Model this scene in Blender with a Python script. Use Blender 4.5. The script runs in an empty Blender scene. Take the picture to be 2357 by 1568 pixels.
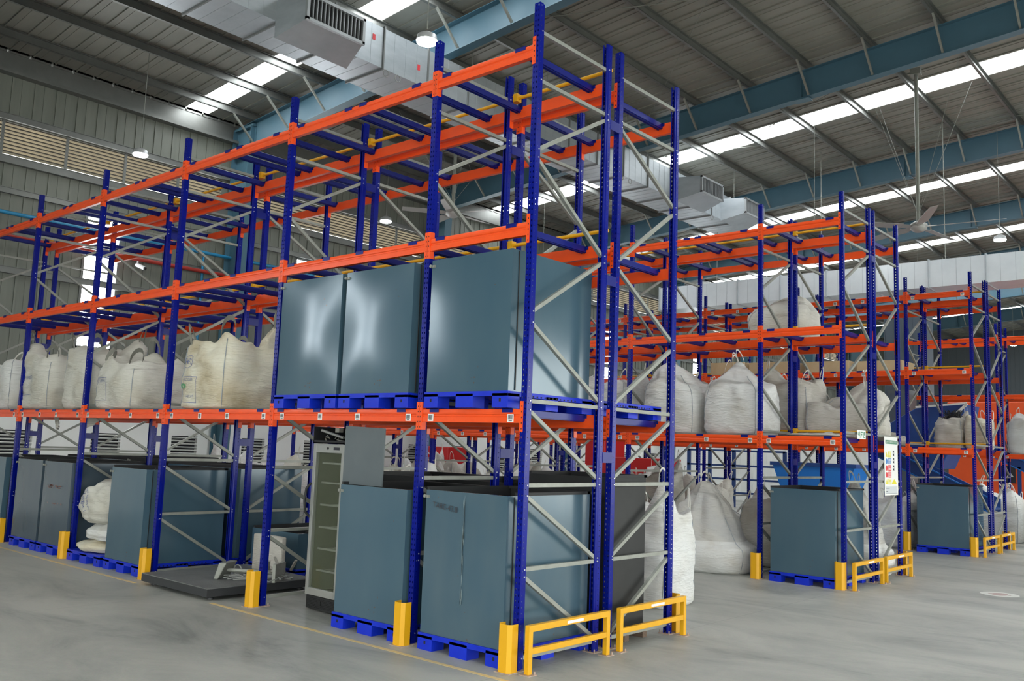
import bpy, bmesh, math, random
from mathutils import Vector, Matrix, noise
from mathutils.bvhtree import BVHTree
random.seed(7)
scene = bpy.context.scene
COL = scene.collection
PI = math.pi

# ------------------------------------------------------------------ camera
F_PX, PITCH, YAW, ROLL = 2060.13, 0.1197, -0.7206, 0.0368
CAM = Vector((5.0766, -6.0079, 1.8781))
def look_axes(p, y, r):
    fwd = Vector((math.sin(y) * math.cos(p), math.cos(y) * math.cos(p), math.sin(p)))
    right = Vector((math.cos(y), -math.sin(y), 0))
    up = right.cross(fwd)
    return right * math.cos(r) + up * math.sin(r), -right * math.sin(r) + up * math.cos(r), fwd
_r, _u, _f = look_axes(PITCH, YAW, ROLL)
cam_data = bpy.data.cameras.new('camera'); cam = bpy.data.objects.new('camera', cam_data); COL.objects.link(cam)
cam_data.sensor_fit = 'HORIZONTAL'; cam_data.sensor_width = 36.0; cam_data.lens = F_PX * 36.0 / 2357.0
cam_data.clip_start = 0.05; cam_data.clip_end = 400
m = Matrix((( _r.x, _u.x, -_f.x, CAM.x), (_r.y, _u.y, -_f.y, CAM.y), (_r.z, _u.z, -_f.z, CAM.z), (0, 0, 0, 1)))
cam.matrix_world = m
scene.camera = cam

# ------------------------------------------------------------------ world / exposure
SKY = 3.2         # overcast daylight outside, seen through the open dock side, windows and louvres
PANEL = 6.5        # daylight coming through the translucent roof sheets
LAMP = 30.0
world = bpy.data.worlds.new('world'); scene.world = world; world.use_nodes = True
bgn = world.node_tree.nodes['Background']
bgn.inputs[0].default_value = (0.97, 1.0, 0.96, 1); bgn.inputs[1].default_value = SKY
scene.view_settings.view_transform = 'Standard'; scene.view_settings.look = 'None'
scene.view_settings.exposure = 1.1; scene.view_settings.gamma = 1.0
scene.view_settings.use_curve_mapping = False
try:
    scene.cycles.max_bounces = 6; scene.cycles.diffuse_bounces = 4; scene.cycles.use_denoising = True
except Exception: pass

# ------------------------------------------------------------------ materials
def mat(name, rgb, rough=0.5, metal=0.0, noise_amt=0.0, nscale=4.0, rgb2=None, bump=0.0, bscale=30.0, emit=None, estr=0.0, alpha=1.0, spec=0.5, stretch=(1, 1, 1), lo=0.35, hi=0.7):
    M = bpy.data.materials.new(name); M.use_nodes = True
    nt = M.node_tree; b = nt.nodes['Principled BSDF']
    b.inputs['Base Color'].default_value = (*rgb, 1); b.inputs['Roughness'].default_value = rough
    b.inputs['Metallic'].default_value = metal; b.inputs['Specular IOR Level'].default_value = spec
    tc = nt.nodes.new('ShaderNodeTexCoord'); mp = nt.nodes.new('ShaderNodeMapping')
    mp.inputs['Scale'].default_value = stretch; nt.links.new(tc.outputs['Object'], mp.inputs[0])
    if rgb2 is not None:
        n = nt.nodes.new('ShaderNodeTexNoise'); n.inputs['Scale'].default_value = nscale; n.inputs['Detail'].default_value = 6; n.inputs['Roughness'].default_value = 0.65
        nt.links.new(mp.outputs[0], n.inputs['Vector'])
        cr = nt.nodes.new('ShaderNodeValToRGB'); cr.color_ramp.elements[0].position = lo; cr.color_ramp.elements[1].position = hi
        cr.color_ramp.elements[0].color = (*rgb, 1); cr.color_ramp.elements[1].color = (*rgb2, 1)
        nt.links.new(n.outputs['Fac'], cr.inputs[0]); nt.links.new(cr.outputs[0], b.inputs['Base Color'])
    if bump > 0:
        n2 = nt.nodes.new('ShaderNodeTexNoise'); n2.inputs['Scale'].default_value = bscale; n2.inputs['Detail'].default_value = 5
        nt.links.new(mp.outputs[0], n2.inputs['Vector'])
        bp = nt.nodes.new('ShaderNodeBump'); bp.inputs['Strength'].default_value = bump; bp.inputs['Distance'].default_value = 0.02
        nt.links.new(n2.outputs['Fac'], bp.inputs['Height']); nt.links.new(bp.outputs[0], b.inputs['Normal'])
    if emit is not None:
        b.inputs['Emission Color'].default_value = (*emit, 1); b.inputs['Emission Strength'].default_value = estr
    if alpha < 1: b.inputs['Alpha'].default_value = alpha
    return M

M = {}
M['blue'] = mat('rack_blue_paint', (0.001, 0.006, 0.18), 0.22, rgb2=(0.0015, 0.008, 0.23), nscale=3, spec=0.22)
M['orange'] = mat('rack_orange_paint', (0.88, 0.085, 0.006), 0.32, rgb2=(0.80, 0.072, 0.006), nscale=5)
M['dark'] = mat('slot_dark', (0.01, 0.01, 0.015), 0.8)
M['galv'] = mat('galvanised_steel', (0.24, 0.25, 0.22), 0.45, 0.25, rgb2=(0.30, 0.31, 0.28), nscale=8)
M['bolt'] = mat('zinc_bolt', (0.75, 0.75, 0.75), 0.3, 0.6)
M['clip'] = mat('saddle_clip_blue', (0.002, 0.008, 0.17), 0.3, spec=0.35)
M['yellow'] = mat('yellow_paint', (0.72, 0.37, 0.003), 0.38, rgb2=(0.66, 0.33, 0.003), nscale=6)
M['yellow_scuff'] = mat('scuffed_yellow', (0.72, 0.37, 0.003), 0.45, rgb2=(0.30, 0.16, 0.02), nscale=9, lo=0.66, hi=0.8)
M['plate'] = mat('rusty_base_plate', (0.34, 0.22, 0.16), 0.7, rgb2=(0.45, 0.38, 0.33), nscale=20)
M['pallet'] = mat('blue_plastic', (0.003, 0.022, 0.48), 0.42, rgb2=(0.005, 0.03, 0.55), nscale=5, spec=0.35)
M['white'] = mat('white_sticker', (0.78, 0.78, 0.76), 0.5)
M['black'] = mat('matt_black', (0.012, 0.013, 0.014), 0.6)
M['print'] = mat('black_print', (0.03, 0.03, 0.04), 0.7)
M['blueprint'] = mat('blue_print', (0.10, 0.13, 0.30), 0.8)
M['redprint'] = mat('red_print', (0.55, 0.05, 0.05), 0.8)
M['greenprint'] = mat('green_print', (0.10, 0.32, 0.14), 0.8)
M['greensign'] = mat('sign_green', (0.05, 0.22, 0.12), 0.6)
M['signyellow'] = mat('sign_yellow', (0.70, 0.62, 0.03), 0.6)
M['signblue'] = mat('sign_blue', (0.05, 0.20, 0.50), 0.6)
M['signred'] = mat('sign_red', (0.65, 0.04, 0.05), 0.6)
M['signgrey'] = mat('sign_grey', (0.55, 0.58, 0.60), 0.6)
M['charcoal'] = mat('charcoal_paint', (0.009, 0.010, 0.010), 0.55, rgb2=(0.014, 0.015, 0.015), nscale=7)
M['sheet'] = mat('grey_sheet', (0.10, 0.12, 0.13), 0.42, rgb2=(0.085, 0.105, 0.115), nscale=3)
M['wood'] = mat('old_wood', (0.10, 0.065, 0.045), 0.8, rgb2=(0.16, 0.11, 0.08), nscale=10, stretch=(1, 8, 8))
M['carton'] = mat('beige_board', (0.60, 0.46, 0.28), 0.8, rgb2=(0.52, 0.38, 0.22), nscale=3)
M['chequer'] = mat('chequer_plate', (0.15, 0.155, 0.155), 0.5, 0.3, rgb2=(0.20, 0.205, 0.205), nscale=3, bump=0.5, bscale=90)
M['frame_dark'] = mat('dark_steel', (0.03, 0.032, 0.035), 0.5)
M['alu'] = mat('brushed_aluminium', (0.36, 0.37, 0.35), 0.42, 0.4, rgb2=(0.31, 0.32, 0.30), nscale=3)
M['shelf'] = mat('shelf_wire', (0.22, 0.23, 0.21), 0.5)
M['interior'] = mat('fridge_liner', (0.045, 0.05, 0.035), 0.6)
M['red'] = mat('red_enamel', (0.55, 0.012, 0.012), 0.4)
M['machblue'] = mat('machine_blue', (0.012, 0.05, 0.20), 0.4, rgb2=(0.015, 0.065, 0.25), nscale=2)
M['machbright'] = mat('machine_bright_blue', (0.01, 0.16, 0.55), 0.4)
M['machorange'] = mat('machine_orange', (0.66, 0.08, 0.012), 0.45, rgb2=(0.60, 0.07, 0.012), nscale=1)
M['silo'] = mat('slate_paint', (0.075, 0.10, 0.125), 0.5)
M['redpipe'] = mat('red_pipe', (0.35, 0.03, 0.02), 0.4)
M['bluepipe'] = mat('blue_pipe', (0.02, 0.22, 0.42), 0.35)
M['purlin'] = mat('purlin_galvanised', (0.15, 0.155, 0.145), 0.42, 0.35, rgb2=(0.19, 0.195, 0.185), nscale=2, spec=0.6)
M['rafter'] = mat('rafter_blue_grey', (0.058, 0.135, 0.185), 0.45, rgb2=(0.066, 0.15, 0.205), nscale=1.5)
M['roof'] = mat('roof_sheet', (0.23, 0.23, 0.20), 0.5, rgb2=(0.28, 0.275, 0.24), nscale=0.8, stretch=(1, 3, 1))
M['siding'] = mat('wall_sheet', (0.145, 0.155, 0.13), 0.5, rgb2=(0.185, 0.195, 0.165), nscale=1.2, stretch=(1, 4, 0.4))
M['louvre'] = mat('louvre_blade', (0.34, 0.29, 0.21), 0.5, rgb2=(0.26, 0.22, 0.16), nscale=2)
M['bladeshade'] = mat('louvre_gap_shade', (0.07, 0.06, 0.045), 0.6)  # dark tone standing in for shade in the louvre gaps
M['whitewall'] = mat('painted_masonry', (0.84, 0.85, 0.83), 0.8, rgb2=(0.78, 0.79, 0.77), nscale=1)
M['backwall'] = mat('far_wall_sheet', (0.13, 0.15, 0.165), 0.7)
M['duct'] = mat('duct_galvanised', (0.40, 0.44, 0.47), 0.42, 0.45, rgb2=(0.50, 0.54, 0.57), nscale=1.3, spec=0.6, stretch=(1, 1, 3))
M['duct_bright'] = mat('duct_galvanised_lit', (0.62, 0.67, 0.70), 0.38, 0.3, rgb2=(0.72, 0.77, 0.80), nscale=0.9, spec=0.6)  # same duct sheet with stronger light put into its colour
M['flange'] = mat('duct_flange', (0.20, 0.21, 0.21), 0.5, 0.3)
M['grille'] = mat('grille_frame', (0.34, 0.36, 0.37), 0.45, 0.3)
M['grilledark'] = mat('grille_void', (0.012, 0.012, 0.014), 0.8)
M['fan'] = mat('fan_blade_grey', (0.40, 0.40, 0.38), 0.45, 0.3)
M['skylight'] = mat('translucent_roof_sheet', (0.8, 0.8, 0.8), 0.5, emit=(0.93, 0.98, 1.0), estr=PANEL)
M['pane'] = mat('frosted_window_pane', (0.8, 0.8, 0.8), 0.3, emit=(0.92, 0.97, 1.0), estr=9.0)
M['lampglow'] = mat('lamp_lens', (1, 1, 1), 0.4, emit=(0.97, 1.0, 0.96), estr=LAMP)
M['lampbody'] = mat('lamp_housing', (0.55, 0.56, 0.57), 0.4, 0.3)
M['tape'] = mat('yellow_floor_tape', (0.72, 0.52, 0.20), 0.6, rgb2=(0.60, 0.50, 0.32), nscale=6)
M['decal'] = mat('floor_decal_white', (0.66, 0.66, 0.62), 0.6)
M['decalred'] = mat('floor_decal_faded_red', (0.45, 0.33, 0.31), 0.6)
M['webbing'] = mat('grey_webbing', (0.15, 0.15, 0.13), 0.85, rgb2=(0.20, 0.20, 0.17), nscale=60, stretch=(8, 1, 1))
M['loopwhite'] = mat('white_webbing', (0.66, 0.65, 0.60), 0.85)
M['seam'] = mat('seam_piping', (0.30, 0.33, 0.36), 0.8)
M['cable'] = mat('grey_cable', (0.25, 0.26, 0.25), 0.6)
M['scrap'] = mat('scrap_metal', (0.35, 0.34, 0.30), 0.6, 0.2, rgb2=(0.2, 0.2, 0.18), nscale=12)
M['cctv'] = mat('camera_white', (0.75, 0.76, 0.78), 0.4)
M['bluegrey'] = mat('brace_pipe', (0.35, 0.37, 0.35), 0.5, 0.2)

def glass_mat():
    g = bpy.data.materials.new('cooler_glass'); g.use_nodes = True; nt = g.node_tree
    b = nt.nodes['Principled BSDF']; b.inputs['Base Color'].default_value = (0.20, 0.23, 0.15, 1)
    b.inputs['Roughness'].default_value = 0.06; b.inputs['Alpha'].default_value = 0.16
    return g
M['glass'] = glass_mat()

def bin_mat(name, base, stain, seed):
    """painted steel bin: fine scuffs, a few rust specks and faint pale rub marks"""
    B = bpy.data.materials.new(name); B.use_nodes = True; nt = B.node_tree; N = nt.nodes; L = nt.links
    b = N['Principled BSDF']; b.inputs['Roughness'].default_value = 0.30; b.inputs['Specular IOR Level'].default_value = 0.72
    b.inputs['Metallic'].default_value = 0.12
    tc = N.new('ShaderNodeTexCoord'); mp = N.new('ShaderNodeMapping'); mp.inputs['Location'].default_value = (seed, seed * 0.7, 0)
    L.new(tc.outputs['Object'], mp.inputs[0])
    n1 = N.new('ShaderNodeTexNoise'); n1.inputs['Scale'].default_value = 1.5; n1.inputs['Detail'].default_value = 2.5
    mp2 = N.new('ShaderNodeMapping'); mp2.inputs['Scale'].default_value = (2.2, 2.2, 0.8); L.new(mp.outputs[0], mp2.inputs[0]); L.new(mp2.outputs[0], n1.inputs['Vector'])
    r1 = N.new('ShaderNodeValToRGB'); e = r1.color_ramp.elements
    e[0].position = 0.35; e[0].color = (*base, 1); e[1].position = 0.80; e[1].color = (*stain, 1)
    L.new(n1.outputs['Fac'], r1.inputs[0])
    n2 = N.new('ShaderNodeTexNoise'); n2.inputs['Scale'].default_value = 26; n2.inputs['Detail'].default_value = 4
    L.new(mp.outputs[0], n2.inputs['Vector'])
    n3 = N.new('ShaderNodeTexNoise'); n3.inputs['Scale'].default_value = 2.6; L.new(mp.outputs[0], n3.inputs['Vector'])
    mul = N.new('ShaderNodeMath'); mul.operation = 'MULTIPLY'; L.new(n2.outputs['Fac'], mul.inputs[0]); L.new(n3.outputs['Fac'], mul.inputs[1])
    r2 = N.new('ShaderNodeValToRGB'); r2.color_ramp.elements[0].position = 0.455; r2.color_ramp.elements[1].position = 0.475
    L.new(mul.outputs[0], r2.inputs[0])
    mx = N.new('ShaderNodeMix'); mx.data_type = 'RGBA'; L.new(r2.outputs[0], mx.inputs[0]); L.new(r1.outputs[0], mx.inputs[6]); mx.inputs[7].default_value = (0.11, 0.07, 0.06, 1)
    L.new(mx.outputs[2], b.inputs['Base Color'])
    r3 = N.new('ShaderNodeMapRange'); L.new(n1.outputs['Fac'], r3.inputs[0]); r3.inputs[3].default_value = 0.15; r3.inputs[4].default_value = 0.20
    L.new(r3.outputs[0], b.inputs['Roughness'])
    return B
M['bin'] = bin_mat('bin_blue_grey', (0.055, 0.110, 0.152), (0.066, 0.122, 0.160), 0)
M['bin2'] = bin_mat('bin_blue_grey_worn', (0.055, 0.108, 0.150), (0.085, 0.134, 0.165), 5)
M['binrust'] = bin_mat('bin_grey_rubbed', (0.055, 0.085, 0.115), (0.072, 0.10, 0.125), 9)

def floor_mat():
    B = bpy.data.materials.new('polished_concrete'); B.use_nodes = True; nt = B.node_tree; N = nt.nodes; L = nt.links
    b = N['Principled BSDF']; b.inputs['Specular IOR Level'].default_value = 0.35
    tc = N.new('ShaderNodeTexCoord')
    mp = N.new('ShaderNodeMapping'); mp.inputs['Scale'].default_value = (0.42, 0.9, 1); mp.inputs['Rotation'].default_value = (0, 0, 0.55); L.new(tc.outputs['Object'], mp.inputs[0])
    n1 = N.new('ShaderNodeTexNoise'); n1.inputs['Scale'].default_value = 1.1; n1.inputs['Detail'].default_value = 9; n1.inputs['Roughness'].default_value = 0.7; n1.inputs['Distortion'].default_value = 0.6
    L.new(mp.outputs[0], n1.inputs['Vector'])
    r = N.new('ShaderNodeValToRGB'); e = r.color_ramp.elements
    e[0].position = 0.33; e[0].color = (0.215, 0.225, 0.208, 1); e[1].position = 0.60; e[1].color = (0.42, 0.42, 0.385, 1)
    x = e.new(0.45); x.color = (0.335, 0.34, 0.315, 1)
    L.new(n1.outputs['Fac'], r.inputs[0])
    n2 = N.new('ShaderNodeTexNoise'); n2.inputs['Scale'].default_value = 60; n2.inputs['Detail'].default_value = 3; L.new(tc.outputs['Object'], n2.inputs['Vector'])
    mx = N.new('ShaderNodeMix'); mx.data_type = 'RGBA'; mx.blend_type = 'OVERLAY'; mx.inputs[0].default_value = 0.12
    L.new(r.outputs[0], mx.inputs[6]); L.new(n2.outputs['Color'], mx.inputs[7])
    # saw-cut slab joints every 6 m
    br = N.new('ShaderNodeTexBrick'); br.offset = 0; br.inputs['Scale'].default_value = 1; br.inputs['Mortar Size'].default_value = 0.004
    br.inputs['Brick Width'].default_value = 5.0; br.inputs['Row Height'].default_value = 5.0
    br.inputs['Color1'].default_value = (1, 1, 1, 1); br.inputs['Color2'].default_value = (1, 1, 1, 1); br.inputs['Mortar'].default_value = (0.72, 0.72, 0.72, 1)
    L.new(tc.outputs['Object'], br.inputs['Vector'])
    m2 = N.new('ShaderNodeMix'); m2.data_type = 'RGBA'; m2.blend_type = 'MULTIPLY'; m2.inputs[0].default_value = 1
    L.new(mx.outputs[2], m2.inputs[6]); L.new(br.outputs['Color'], m2.inputs[7]); L.new(m2.outputs[2], b.inputs['Base Color'])
    mr = N.new('ShaderNodeMapRange'); L.new(n1.outputs['Fac'], mr.inputs[0]); mr.inputs[3].default_value = 0.38; mr.inputs[4].default_value = 0.6; L.new(mr.outputs[0], b.inputs['Roughness'])
    return B
M['floor'] = floor_mat()

def bag_mat(name, c1, c2, dirt, trans=0.0):
    B = bpy.data.materials.new(name); B.use_nodes = True; nt = B.node_tree; N = nt.nodes; L = nt.links
    b = N['Principled BSDF']; b.inputs['Roughness'].default_value = 0.6; b.inputs['Specular IOR Level'].default_value = 0.4
    tc = N.new('ShaderNodeTexCoord'); n1 = N.new('ShaderNodeTexNoise'); n1.inputs['Scale'].default_value = 2.3; n1.inputs['Detail'].default_value = 6
    L.new(tc.outputs['Object'], n1.inputs['Vector'])
    r = N.new('ShaderNodeValToRGB'); e = r.color_ramp.elements
    e[0].position = 0.38; e[0].color = (*c1, 1); e[1].position = 0.75; e[1].color = (*dirt, 1); x = e.new(0.55); x.color = (*c2, 1)
    L.new(n1.outputs['Fac'], r.inputs[0]); L.new(r.outputs[0], b.inputs['Base Color'])
    mp = N.new('ShaderNodeMapping'); mp.inputs['Scale'].default_value = (3, 3, 16); L.new(tc.outputs['Object'], mp.inputs[0])
    n2 = N.new('ShaderNodeTexNoise'); n2.inputs['Scale'].default_value = 1.6; n2.inputs['Detail'].default_value = 5; n2.inputs['Distortion'].default_value = 1.2
    L.new(mp.outputs[0], n2.inputs['Vector'])
    bp = N.new('ShaderNodeBump'); bp.inputs['Strength'].default_value = 0.75; bp.inputs['Distance'].default_value = 0.03
    L.new(n2.outputs['Fac'], bp.inputs['Height']); L.new(bp.outputs[0], b.inputs['Normal'])
    return B
M['bag'] = bag_mat('woven_white', (0.66, 0.67, 0.66), (0.62, 0.62, 0.60), (0.52, 0.50, 0.45))
M['bagcream'] = bag_mat('woven_cream', (0.62, 0.60, 0.50), (0.55, 0.50, 0.38), (0.36, 0.29, 0.17))
M['baggrey'] = bag_mat('woven_greyish', (0.52, 0.50, 0.46), (0.46, 0.44, 0.39), (0.34, 0.31, 0.26))
M['bagdull'] = bag_mat('woven_dull_white', (0.58, 0.57, 0.52), (0.53, 0.52, 0.46), (0.42, 0.39, 0.32))

# ------------------------------------------------------------------ mesh helpers
class MB:
    def __init__(s): s.v = []; s.f = []; s.m = []; s.smooth = []
    def add(s, verts, faces, mi=0, smooth=False):
        o = len(s.v); s.v += [tuple(v) for v in verts]
        for f in faces: s.f.append(tuple(i + o for i in f)); s.m.append(mi); s.smooth.append(smooth)
    def box(s, x0, y0, z0, x1, y1, z1, mi=0):
        s.add([(x0, y0, z0), (x1, y0, z0), (x1, y1, z0), (x0, y1, z0), (x0, y0, z1), (x1, y0, z1), (x1, y1, z1), (x0, y1, z1)],
              [(0, 3, 2, 1), (4, 5, 6, 7), (0, 1, 5, 4), (1, 2, 6, 5), (2, 3, 7, 6), (3, 0, 4, 7)], mi)
    def bar(s, a, b, w, h, mi=0, up=(0, 0, 1)):
        a = Vector(a); b = Vector(b); d = (b - a).normalized(); up = Vector(up)
        sd = d.cross(up)
        if sd.length < 1e-4: sd = d.cross(Vector((1, 0, 0)))
        sd.normalize(); u = sd.cross(d).normalized()
        vs = []
        for p in (a, b):
            for i, j in ((-1, -1), (1, -1), (1, 1), (-1, 1)): vs.append(p + sd * w / 2 * i + u * h / 2 * j)
        s.add(vs, [(3, 2, 1, 0), (4, 5, 6, 7), (0, 1, 5, 4), (1, 2, 6, 5), (2, 3, 7, 6), (3, 0, 4, 7)], mi)
    def tube(s, pts, r, n=8, mi=0, cap=True, closed=False):
        pts = [Vector(p) for p in pts]; rings = []; prev = None
        for i, p in enumerate(pts):
            a = pts[max(i - 1, 0)]; b = pts[min(i + 1, len(pts) - 1)]; d = (b - a).normalized()
            if prev is None:
                sd = d.cross(Vector((0, 0, 1)))
                if sd.length < 1e-3: sd = d.cross(Vector((1, 0, 0)))
            else: sd = prev - d * prev.dot(d)
            if sd.length < 1e-5: sd = d.orthogonal()
            sd.normalize(); prev = sd; u = d.cross(sd)
            rr = r[i] if isinstance(r, (list, tuple)) else r
            rings.append([p + (sd * math.cos(2 * PI * k / n) + u * math.sin(2 * PI * k / n)) * rr for k in range(n)])
        vs = [v for q in rings for v in q]; fs = []
        for i in range(len(rings) - 1):
            for k in range(n): fs.append((i * n + k, i * n + (k + 1) % n, (i + 1) * n + (k + 1) % n, (i + 1) * n + k))
        s.add(vs, fs, mi, True)
        if cap: s.add(rings[0], [tuple(range(n - 1, -1, -1))], mi); s.add(rings[-1], [tuple(range(n))], mi)
    def ribbon(s, pts, side, w, t, mi=0):
        pts = [Vector(p) for p in pts]; side = Vector(side).normalized(); n = len(pts); vs = []
        for i, p in enumerate(pts):
            d = (pts[min(i + 1, n - 1)] - pts[max(i - 1, 0)]).normalized(); nm = d.cross(side).normalized()
            for a, b in ((-1, -1), (1, -1), (1, 1), (-1, 1)): vs.append(p + side * w / 2 * a + nm * t / 2 * b)
        fs = [(3, 2, 1, 0)]
        for i in range(n - 1):
            o = 4 * i
            for k in range(4): fs.append((o + k, o + (k + 1) % 4, o + 4 + (k + 1) % 4, o + 4 + k))
        o = 4 * (n - 1); fs.append((o, o + 1, o + 2, o + 3)); s.add(vs, fs, mi)
    def prism(s, prof, axis, a, b, mi=0):
        """closed 2-D profile extruded along an axis"""
        n = len(prof); vs = []
        for t in (a, b):
            for p in prof:
                vs.append((t, p[0], p[1]) if axis == 'x' else (p[0], t, p[1]) if axis == 'y' else (p[0], p[1], t))
        fs = [tuple(range(n - 1, -1, -1)), tuple(range(n, 2 * n))]
        for i in range(n): fs.append((i, (i + 1) % n, n + (i + 1) % n, n + i))
        s.add(vs, fs, mi)
    def mesh(s, name, mats):
        me = bpy.data.meshes.new(name); me.from_pydata(s.v, [], s.f)
        for q in (mats if isinstance(mats, (list, tuple)) else [mats]): me.materials.append(q)
        me.polygons.foreach_set('material_index', s.m); me.polygons.foreach_set('use_smooth', s.smooth)
        bm = bmesh.new(); bm.from_mesh(me); bmesh.ops.recalc_face_normals(bm, faces=bm.faces); bm.to_mesh(me); bm.free()
        return me
    def build(s, name, mats, parent=None, loc=None): return link(name, s.mesh(name, mats), parent, loc)

def link(name, me, parent=None, loc=None, rotz=0.0):
    o = bpy.data.objects.new(name, me); COL.objects.link(o)
    if parent is not None: o.parent = parent
    if loc is not None: o.location = loc
    if rotz: o.rotation_euler = (0, 0, rotz)
    return o
def thing(name, label, cat, loc=(0, 0, 0), rotz=0.0, group=None):
    o = bpy.data.objects.new(name, None); COL.objects.link(o); o.location = loc; o.rotation_euler = (0, 0, rotz)
    o.empty_display_size = 0.1
    return tag(o, label, cat, group)
def tag(o, label, cat, group=None):
    o['label'] = label; o['category'] = cat
    if group: o['group'] = group
    return o
def struct(o, label=None):
    o['kind'] = 'structure'
    if label: o['label'] = label
    return o
def copy_tree(o, parent=None):
    c = o.copy(); COL.objects.link(c); c.parent = parent
    for ch in list(o.children): copy_tree(ch, c)
    return c
def bevel(o, w=0.004, seg=2):
    md = o.modifiers.new('bevel', 'BEVEL'); md.width = w; md.segments = seg; md.limit_method = 'ANGLE'
    return o

# ------------------------------------------------------------------ hall
XW, XE, YS, YN = -16.7, 17.0, -17.0, 62.0
RZ, SL = 11.78, 0.076
def roof_z(x): return RZ + SL * x
RAFTERS = [-8.3, -0.75, 6.85, 14.3, 21.95, 29.4, 36.9, 44.4, 51.9]
SKYL = [(-10.5, -9.6), (-3.4, -2.7), (5.28, 5.93), (17.28, 18.2), (25.8, 26.62), (33.7, 34.6), (43.9, 44.4 - 0.0), (52.6, 53.4)]
SKYL[6] = (42.6, 43.4)

fl = MB(); fl.box(-30, -45, -0.2, 40, 75, 0.0)
struct(fl.build('floor', M['floor']), 'grey mottled concrete floor')

def roof_panels():
    r = MB(); t = 0.03; ys = [YS]
    for a, b in SKYL: ys += [a, b]
    ys.append(YN)
    for i in range(0, len(ys), 2):
        y0, y1 = ys[i], ys[i + 1]
        r.add([(XW - .2, y0, roof_z(XW - .2)), (XE, y0, roof_z(XE)), (XE, y1, roof_z(XE)), (XW - .2, y1, roof_z(XW - .2)),
               (XW - .2, y0, roof_z(XW - .2) + t), (XE, y0, roof_z(XE) + t), (XE, y1, roof_z(XE) + t), (XW - .2, y1, roof_z(XW - .2) + t)],
              [(0, 3, 2, 1), (4, 5, 6, 7), (0, 1, 5, 4), (1, 2, 6, 5), (2, 3, 7, 6), (3, 0, 4, 7)])
        y = math.ceil(y0 / 0.49) * 0.49
        while y < y1 - 0.05:                       # standing ribs, seen as shadowed laps from below
            a = (XW - .2, y, roof_z(XW - .2) - 0.012); b = (XE, y, roof_z(XE) - 0.012)
            r.bar(a, b, 0.035, 0.035); r.bar((a[0], y + .16, a[2] + .008), (b[0], y + .16, b[2] + .008), 0.02, 0.012)
            y += 0.49
    return r
struct(roof_panels().build('ceiling', M['roof']), 'ribbed metal roof sheets')
for i, (a, b) in enumerate(SKYL):
    s_ = MB(); x0, x1 = (XW + .3, XE - .5)
    if i == 2: x1 = -8.7
    if i < 2: x0 = 3.0
    s_.add([(x0, a, roof_z(x0) + .02), (x1, a, roof_z(x1) + .02), (x1, b, roof_z(x1) + .02), (x0, b, roof_z(x0) + .02),
            (x0, a, roof_z(x0) + .05), (x1, a, roof_z(x1) + .05), (x1, b, roof_z(x1) + .05), (x0, b, roof_z(x0) + .05)],
           [(0, 3, 2, 1), (4, 5, 6, 7), (0, 1, 5, 4), (1, 2, 6, 5), (2, 3, 7, 6), (3, 0, 4, 7)])
    if i == 2:
        x0, x1 = -8.7, XE - .5
        s_.add([(x0, a, roof_z(x0) + .02), (x1, a, roof_z(x1) + .02), (x1, b, roof_z(x1) + .02), (x0, b, roof_z(x0) + .02)], [(0, 1, 2, 3)])
    struct(s_.build('window_%d' % (i + 10), M['skylight']), 'translucent daylight strip in the roof')

# purlins: channels running along Y
PX = [-0.39 - 1.525 * k for k in range(11)] + [-0.39 + 1.525 * k for k in range(1, 12)]
pm = MB(); pm.prism([(-.035, -.2), (.035, -.2), (.035, -.185), (-.02, -.185), (-.02, -.015), (.035, -.015), (.035, 0), (-.035, 0)], 'y', YS, YN)
pm.prism([(.028, -.2), (.035, -.2), (.035, -.16), (.028, -.16)], 'y', YS, YN)
pme = pm.mesh('purlin', M['purlin'])
for x in PX: struct(link('trim_purlin', pme, None, (x, 0, roof_z(x) - 0.015)), 'galvanised roof purlin')
eb = MB(); eb.box(XW, YS, 9.92, XW + .22, YN, 10.0); eb.box(XW, YS, 10.0, XW + .08, YN, 10.42); eb.box(XW + .22, YS, 9.92, XW + .24, YN, 9.98)
y = YS
while y < YN:
    eb.box(XW - .1, y, 10.42, XW + .1, y + .44, 10.53); eb.box(XW - .1, y, 10.47, XW + .1, y + .485, 10.53); y += .485
struct(eb.build('trim_eaves', M['purlin']), 'galvanised eaves beam')
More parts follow.
